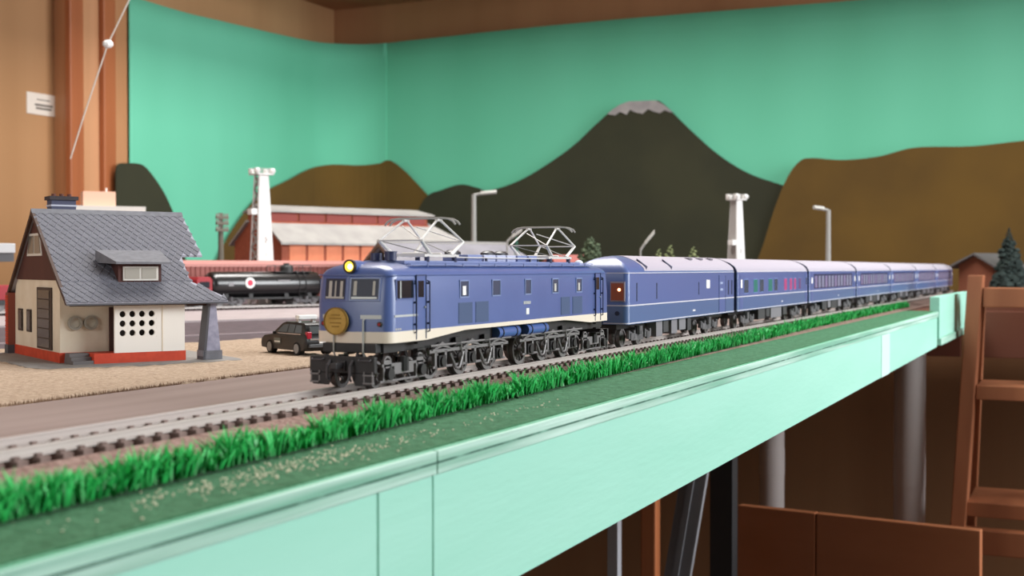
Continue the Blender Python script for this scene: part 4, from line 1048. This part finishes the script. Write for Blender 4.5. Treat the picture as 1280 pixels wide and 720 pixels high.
def street_lamp(xy, H, arm, rz, label, hw=6, rise=3, pr=4.6):
    t = thing('street_lamp', label, 'street lamp', (*xy, 902.6), rz, group='grey street lamps')
    MB().cyl((0, 0, 0), (0, 0, H), pr, 10, pr*.8).build('pole', lampgrey, t, smooth=40)
    MB().cyl((0, 0, 0), (0, 0, 3), 7, 10).build('base', lampgrey, t)
    MB().cyl((0, 0, H-1), (arm*.35, 0, H+rise*.4), min(2.4, pr), 8).build('arm', lampgrey, t)
    m = MB(); m.loft([[(x, y*k, H+z+dz) for y, z in ((-hw, 0), (-hw*.7, 4), (hw*.7, 4), (hw, 0), (hw*.6, -2), (-hw*.6, -2))] for x, k, dz in ((arm*.3, .6, rise*.3), (arm*.5, 1, rise*.5), (arm, .9, rise))]); m.build('lamp_head', M('lamp_head', 'bdbcb6', .5), t, smooth=40)
street_lamp((1762, 897), 170.5, 36, -66, 'grey street lamp behind the grey-roofed house')
street_lamp((2027, 391), 147, -24, -60, 'grey street lamp behind the sleeping coaches')
street_lamp((1613, 565), 79, 19, -65, 'short tilted street lamp behind the generator coach', 3.4, 23, 1.6)
street_lamp((1581, 752), 92, 21, -65, 'short tilted street lamp beside the grey house roof end', 3.6, 15, 1.6)
# wooden utility pole
t = thing('utility_pole', 'grey utility pole with crossarms in front of the brown hill', 'pole', (1500, 1190, 902.6), -22)
MB().cyl((0, 0, 0), (0, 0, 136), 5, 8, 3.8).build('pole', M('pole_grey', '6d675c', .9), t)
for z in (118, 127, 108):
    B(-10, 10, -6, -2, z, z+4).build('crossarm', M('pole_grey', '6d675c'), t)
    for x in (-9, -5, 5, 9): MB().cyl((x, -4, z+4), (x, -4, z+8), 1.5, 6).build('insulator', M('pole_insul', '8d887e', .6), t)

def factory():
    t = thing('factory_building', 'long orange factory with a clerestory and pale grey roofs', 'building', (1733, 1247, 902.6), -25)
    W, D = 385, 170
    B(0, W, 0, D, 0, 100).build('wall', brick_orange, t)
    pn = B(-15.5, 15.5, -1.5, .5, 0, 44).mesh('wall_panel', panel_orange)
    k = 0
    for i in range(10):
        x = 30+36*i
        link('wall_panel', pn, t, loc=(x, 0, 54))
        f = B(x-13, x+13, -1.2, .4, 8, 46).build('window', M('factory_frame', '6d4038', .7), t)
        for a in range(3): B(x-11+a*7.6, x-4.6+a*7.6, -1.8, -1, 12, 42).build('pane', M('factory_glass', '54525a', .3), f)
        if i % 2: B(x-14, x+14, -2.6, -1, 55, 62).build('vent_strip', M('factory_vent', '8a5a4c', .8), t)
    # gable end wall (faces the house side)
    MB().prism([(0, 100), (D, 100), (D/2+34, 136), (D/2+34, 150), (D/2-34, 150), (D/2-34, 136)], 'x', 0, W-45).build('gable', brick_orange, t)
    B(-1.5, 0, 40, 84, 88, 100).build('sign_board', M('sign_white', 'd9d2c8', .7), t)
    B(-1.5, 0, 62, 92, 44, 70).build('gable_door', M('door_black', '2a1a18', .8), t)
    # lower roofs
    for sg in (-1, 1):
        y0 = D/2+sg*(D/2+10); y1 = D/2+sg*30
        m = MB(); m.add([(-6, y0, 97), (W+12, y0, 97), (W-38, y1, 138), (-6, y1, 138), (-6, y0, 93), (W+12, y0, 93), (W-38, y1, 134), (-6, y1, 134)], [(0, 1, 2, 3), (7, 6, 5, 4), (0, 4, 5, 1), (1, 5, 6, 2), (2, 6, 7, 3), (3, 7, 4, 0)]); m.build('lower_roof', roof_grey, t)
        y0 = D/2+sg*46; y1 = D/2
        m = MB(); m.add([(-4, y0, 153), (W-36, y0, 153), (W-44, y1, 164), (-4, y1, 164), (-4, y0, 150), (W-36, y0, 150), (W-44, y1, 160), (-4, y1, 160)], [(0, 1, 2, 3), (7, 6, 5, 4), (0, 4, 5, 1), (1, 5, 6, 2), (2, 6, 7, 3), (3, 7, 4, 0)]); m.build('upper_roof', roof_grey, t)
    m = MB(); m.add([(W+12, -10, 97), (W+12, D+10, 97), (W-38, D/2+30, 138), (W-38, D/2-30, 138), (W+12, -10, 93), (W+12, D+10, 93), (W-38, D/2+30, 134), (W-38, D/2-30, 134)], [(0, 1, 2, 3), (7, 6, 5, 4), (0, 4, 5, 1), (1, 5, 6, 2), (2, 6, 7, 3), (3, 7, 4, 0)]); m.build('hip_roof', roof_grey, t)
    for i in range(6):
        x = 8+i*55; B(x, x+50, D/2-36, D/2-33, 134, 150).build('clerestory_panel', clere_red, t)
factory()
def grey_house():
    t = thing('grey_roofed_house', 'low house with a grey gabled roof and dark gable, behind the locomotive', 'building', (1450, 843, 902.6), -22)
    W, D = 250, 96
    B(0, W, 4, D-4, 0, 52).build('wall', M('dark_wall', '4c4038', .8), t)
    MB().prism([(0, 52), (D, 52), (D/2, 86)], 'x', 3, W-3).build('gable', M('gable_black', '231d1a', .9), t)
    for sg in (-1, 1):
        y0 = D/2+sg*(D/2+10)
        m = MB(); m.add([(-8, y0, 46), (W+30 if sg < 0 else W+8, y0, 46), (W+8-30, D/2, 90), (-8, D/2, 90), (-8, y0, 42), (W+30 if sg < 0 else W+8, y0, 42), (W+8-30, D/2, 86), (-8, D/2, 86)], [(0, 1, 2, 3), (7, 6, 5, 4), (0, 4, 5, 1), (1, 5, 6, 2), (2, 6, 7, 3), (3, 7, 4, 0)]); m.build('roof_slope', roof_grey2, t)
    B(-8, W-22, D/2-3, D/2+3, 88, 92).build('ridge_cap', roof_grey, t)
    m = MB()
    MB().prism([(-12, 42), (D/2, 88), (D+12, 42), (D+8, 42), (D/2, 83), (-8, 42)], 'x', -9, -6).build('barge_board', M('barge_brown', '6d5648', .8), t)
grey_house()
# pale blocky building behind the house, and a pale roof at the far left
t = thing('flat_roof_building', 'pale pink flat-roofed building behind the house ridge', 'building', (1305, 1225, 902.6), -40)
B(-46, 40, -25, 25, 0, 128).build('wall', plaster_w, t); B(-50, 44, -29, 29, 128, 137).build('roof_slab', M('roof_slab', 'd8d2cb', .7), t); B(-36, 6, -18, 18, 137, 157).build('penthouse', pale_pink, t)
MB().cyl((-4, 0, 157), (-4, 0, 163), 1.2, 6).build('vent_pipe', white_pl, t)
t = thing('platform_shelter', 'pale grey shelter roof beyond the clad gable of the house', 'shelter', (900, 1060, 902.6), -22)
B(-160, 60, -22, 22, 69, 79).build('roof', M('shelter_roof', 'c3c4c6', .7), t, bevel=1)
B(-160, 60, -18, 18, 60, 69).build('fascia', M('shelter_dark', '5c5c5f', .8), t)
for x in (-140, -60, 40): MB().cyl((x, 0, 0), (x, 0, 62), 2.5, 8).build('post', lampgrey, t)

# ================================================================== TREES
def tree(xy, H, r, label, mat, z=902.6, cone=False, n=60, base=.15):
    t = thing('model_tree', label, 'tree', (*xy, z), 0, group='model trees on the layout')
    MB().cyl((0, 0, 0), (0, 0, H*.6), max(1, r*.12), 6, .6).build('trunk', M('trunk_brown', '4a3a2c', .9), t)
    m = MB()
    for k in range(n):
        f = (k+.5)/n; zz = H*(base+(.97-base)*f)
        rr = r*((1-f)**.8 if cone else math.sqrt(max(.05, 1-(2*f-1)**2)))
        a = k*2.4; q = rr*random.uniform(.35, .95)
        m.ball((q*math.cos(a), q*math.sin(a), zz), max(1.4, rr*random.uniform(.28, .45)), 6, 4, (1, 1, .7), .25)
    m.build('foliage', mat, t)
tree((1491, 590), 96, 15, 'round grey green model tree beside the rounded coach end', tree_g, cone=False, n=90)
tree((1643, 549), 82, 9, 'pale bushy model tree poking above the generator coach roof', tree_pale, n=40)
tree((1669, 541), 88, 10, 'taller pale model tree poking above the generator coach roof', tree_pale, n=40)
tree((1702, 518), 86, 10, 'pale model tree behind the generator coach roof vents', tree_pale, n=40)
tree((2365, 140), 128, 34, 'dark conical fir tree behind the wooden step ladder', tree_dk, cone=True, n=160, base=.08)
tree((2480, 60), 118, 34, 'dark leafy tree by the fir behind the step ladder', tree_dk, n=120)
tree((1541, 719), 98, 11, 'small teal green cypress behind the rear pantograph', M('cypress_teal', '3f7a68', .9), cone=True, n=60)
# brown roofed hut behind the tail of the train
t = thing('small_station', 'small brown station with a grey roof by the tail of the train', 'building', (2560, 190, 902.6), -20)
B(-50, 60, -34, 34, 0, 62).build('wall', M('station_wall', '7a4630', .8), t)
for sg in (-1, 1):
    m = MB(); m.add([(-70, sg*48, 56), (76, sg*48, 56), (70, 0, 82), (-62, 0, 82), (-70, sg*48, 52), (76, sg*48, 52), (70, 0, 78), (-62, 0, 78)], [(0, 1, 2, 3), (7, 6, 5, 4), (0, 4, 5, 1), (1, 5, 6, 2), (2, 6, 7, 3), (3, 7, 4, 0)]); m.build('roof_slope', M('station_roof', '5d5a5a', .8), t)
MB().prism([(-34, 62), (34, 62), (0, 80)], 'x', -49, 58).build('gable', M('station_wall', '7a4630'), t)
for x in (-30, 10, 40): B(x-7, x+7, -34.8, -33.8, 22, 46).build('window', pane_dark, t)
# small red-roofed shed seen between the pantograph arms
t = thing('red_roof_shed', 'small shed with a dull red roof behind the rear pantograph', 'building', (1600, 665, 902.6), -22)
B(-40, 40, -18, 18, 0, 52).build('wall', M('shed_wall', '7a6a60', .8), t)
for sg in (-1, 1):
    m = MB(); m.add([(-46, sg*26, 50), (46, sg*26, 50), (38, 0, 72), (-38, 0, 72), (-46, sg*26, 46), (46, sg*26, 46), (38, 0, 68), (-38, 0, 68)], [(0, 1, 2, 3), (7, 6, 5, 4), (0, 4, 5, 1), (1, 5, 6, 2), (2, 6, 7, 3), (3, 7, 4, 0)]); m.build('roof_slope', M('shed_red', '9c5a54', .8), t)

# ================================================================== UNDER AND BESIDE THE TABLE
def pipe(xy, r, label):
    t = thing('support_pipe', label, 'pipe', (*xy, 0), group='grey pipes under the table')
    MB().cyl((0, 0, 0), (0, 0, 886), r, 24).build('tube', pipe_m, t, smooth=40)
    for z in (300, 640): MB().ring((0, 0, z), 'z', r-.2, r+.6, 40, 24).build('collar', pipe_m, t, smooth=40)
pipe((1884, 447), 18.5, 'thinner grey pipe standing under the table beside the black post')
pipe((1870, 243), 22, 'thicker grey pipe standing under the table near the ladder')
def slab(m, a, b, z0, z1, th, n):               # vertical panel from plan point a to b
    d = Vector((b[0]-a[0], b[1]-a[1])).normalized(); q = Vector((-d.y, d.x))*th*n
    P = [a, b, (b[0]+q.x, b[1]+q.y), (a[0]+q.x, a[1]+q.y)]; return m.prism(P, 'z', z0, z1)
t = thing('wood_screen', 'low reddish brown two-panel wooden screen standing under the table', 'screen', (0, 0, 0))
A, Bm, C = (1567, 416), (1555, 315), (1533, 120)
slab(MB(), A, Bm, 0, 650, 14, 1).build('panel', cab_m, t, bevel=1); slab(MB(), (Bm[0], Bm[1]-1.5), C, 0, 650, 14, 1).build('panel', cab_m, t, bevel=1)
tag(B(1452, 1476, 392, 420, 0, 886).build('black_post', black_m, bevel=1), 'black square post under the table beside the cabinet', 'post')
t = thing('leaning_board', 'grey weathered board leaning under the table', 'board', (1247, 388, 0))
MB().add([(-6, 10+118, 0), (-6, -20+118, 0), (8, -46, 884), (8, -18, 884), (2, 10+118, 0), (2, -20+118, 0), (16, -46, 884), (16, -18, 884)], [(0, 1, 2, 3), (7, 6, 5, 4), (0, 4, 5, 1), (1, 5, 6, 2), (2, 6, 7, 3), (3, 7, 4, 0)]).build('plank', grey_board, t, bevel=1)
MB().add([(-10, 116, 0), (-10, 110, 0), (4, -34, 884), (4, -28, 884), (-5, 116, 0), (-5, 110, 0), (9, -34, 884), (9, -28, 884)], [(0, 1, 2, 3), (7, 6, 5, 4), (0, 4, 5, 1), (1, 5, 6, 2), (2, 6, 7, 3), (3, 7, 4, 0)]).build('batten', grey_board, t)
tag(B(1414, 1434, 476, 495, 0, 886).build('brown_post', post_edge, bevel=2), 'slim brown wooden post under the table', 'post')
tag(B(1212, 1224, 449, 461, 0, 886).build('grey_post', M('grey_metal', 'a4a4aa', .5), bevel=1), 'slim grey metal post under the table', 'post')
# step ladder
def ladder():
    t = thing('step_ladder', 'wooden step ladder standing at the end of the table', 'ladder', (1855, 0, 0))
    # left stile leans outward to the floor; right stile mirrors it out of frame
    for sg, yc in ((1, 0), (-1, -190)):
        top, bot = 153 if sg > 0 else -110, 205 if sg > 0 else -165
        m = MB(); V = []
        for y, z, xx in ((bot, 0, -60), (top, 946, 8)):
            V += [(xx-14, y-10, z), (xx+26, y-10, z), (xx+26, y+10, z), (xx-14, y+10, z)]
        m.add(V, [(3, 2, 1, 0), (4, 5, 6, 7), (0, 1, 5, 4), (1, 2, 6, 5), (2, 3, 7, 6), (3, 0, 4, 7)]); m.build('stile', ladder_m, t, bevel=1.5)
        m = MB(); V = []
        for y, z, xx in ((bot, 0, 330), (top, 920, 60)):
            V += [(xx-12, y-9, z), (xx+12, y-9, z), (xx+12, y+9, z), (xx-12, y+9, z)]
        m.add(V, [(3, 2, 1, 0), (4, 5, 6, 7), (0, 1, 5, 4), (1, 2, 6, 5), (2, 3, 7, 6), (3, 0, 4, 7)]); m.build('rear_stile', ladder_m, t, bevel=1.5)
    for z, y0, d0, d1, th in ((901, 142, -4, 70, 27), (772, 150, -12, 90, 20), (610, 160, -25, 110, 20)):
        B(d0, d1, -102, y0+1, z, z+th).build('step', ladder_m, t, bevel=1.2)
    B(-46, -22, -175, 194, 562, 596).build('step_front', ladder_m, t, bevel=1.5)
    B(-40, 120, -160, 172, 440, 462).build('step', ladder_m, t, bevel=1.2)
    B(-52, 140, -170, 180, 270, 292).build('step', ladder_m, t, bevel=1.2)
ladder()
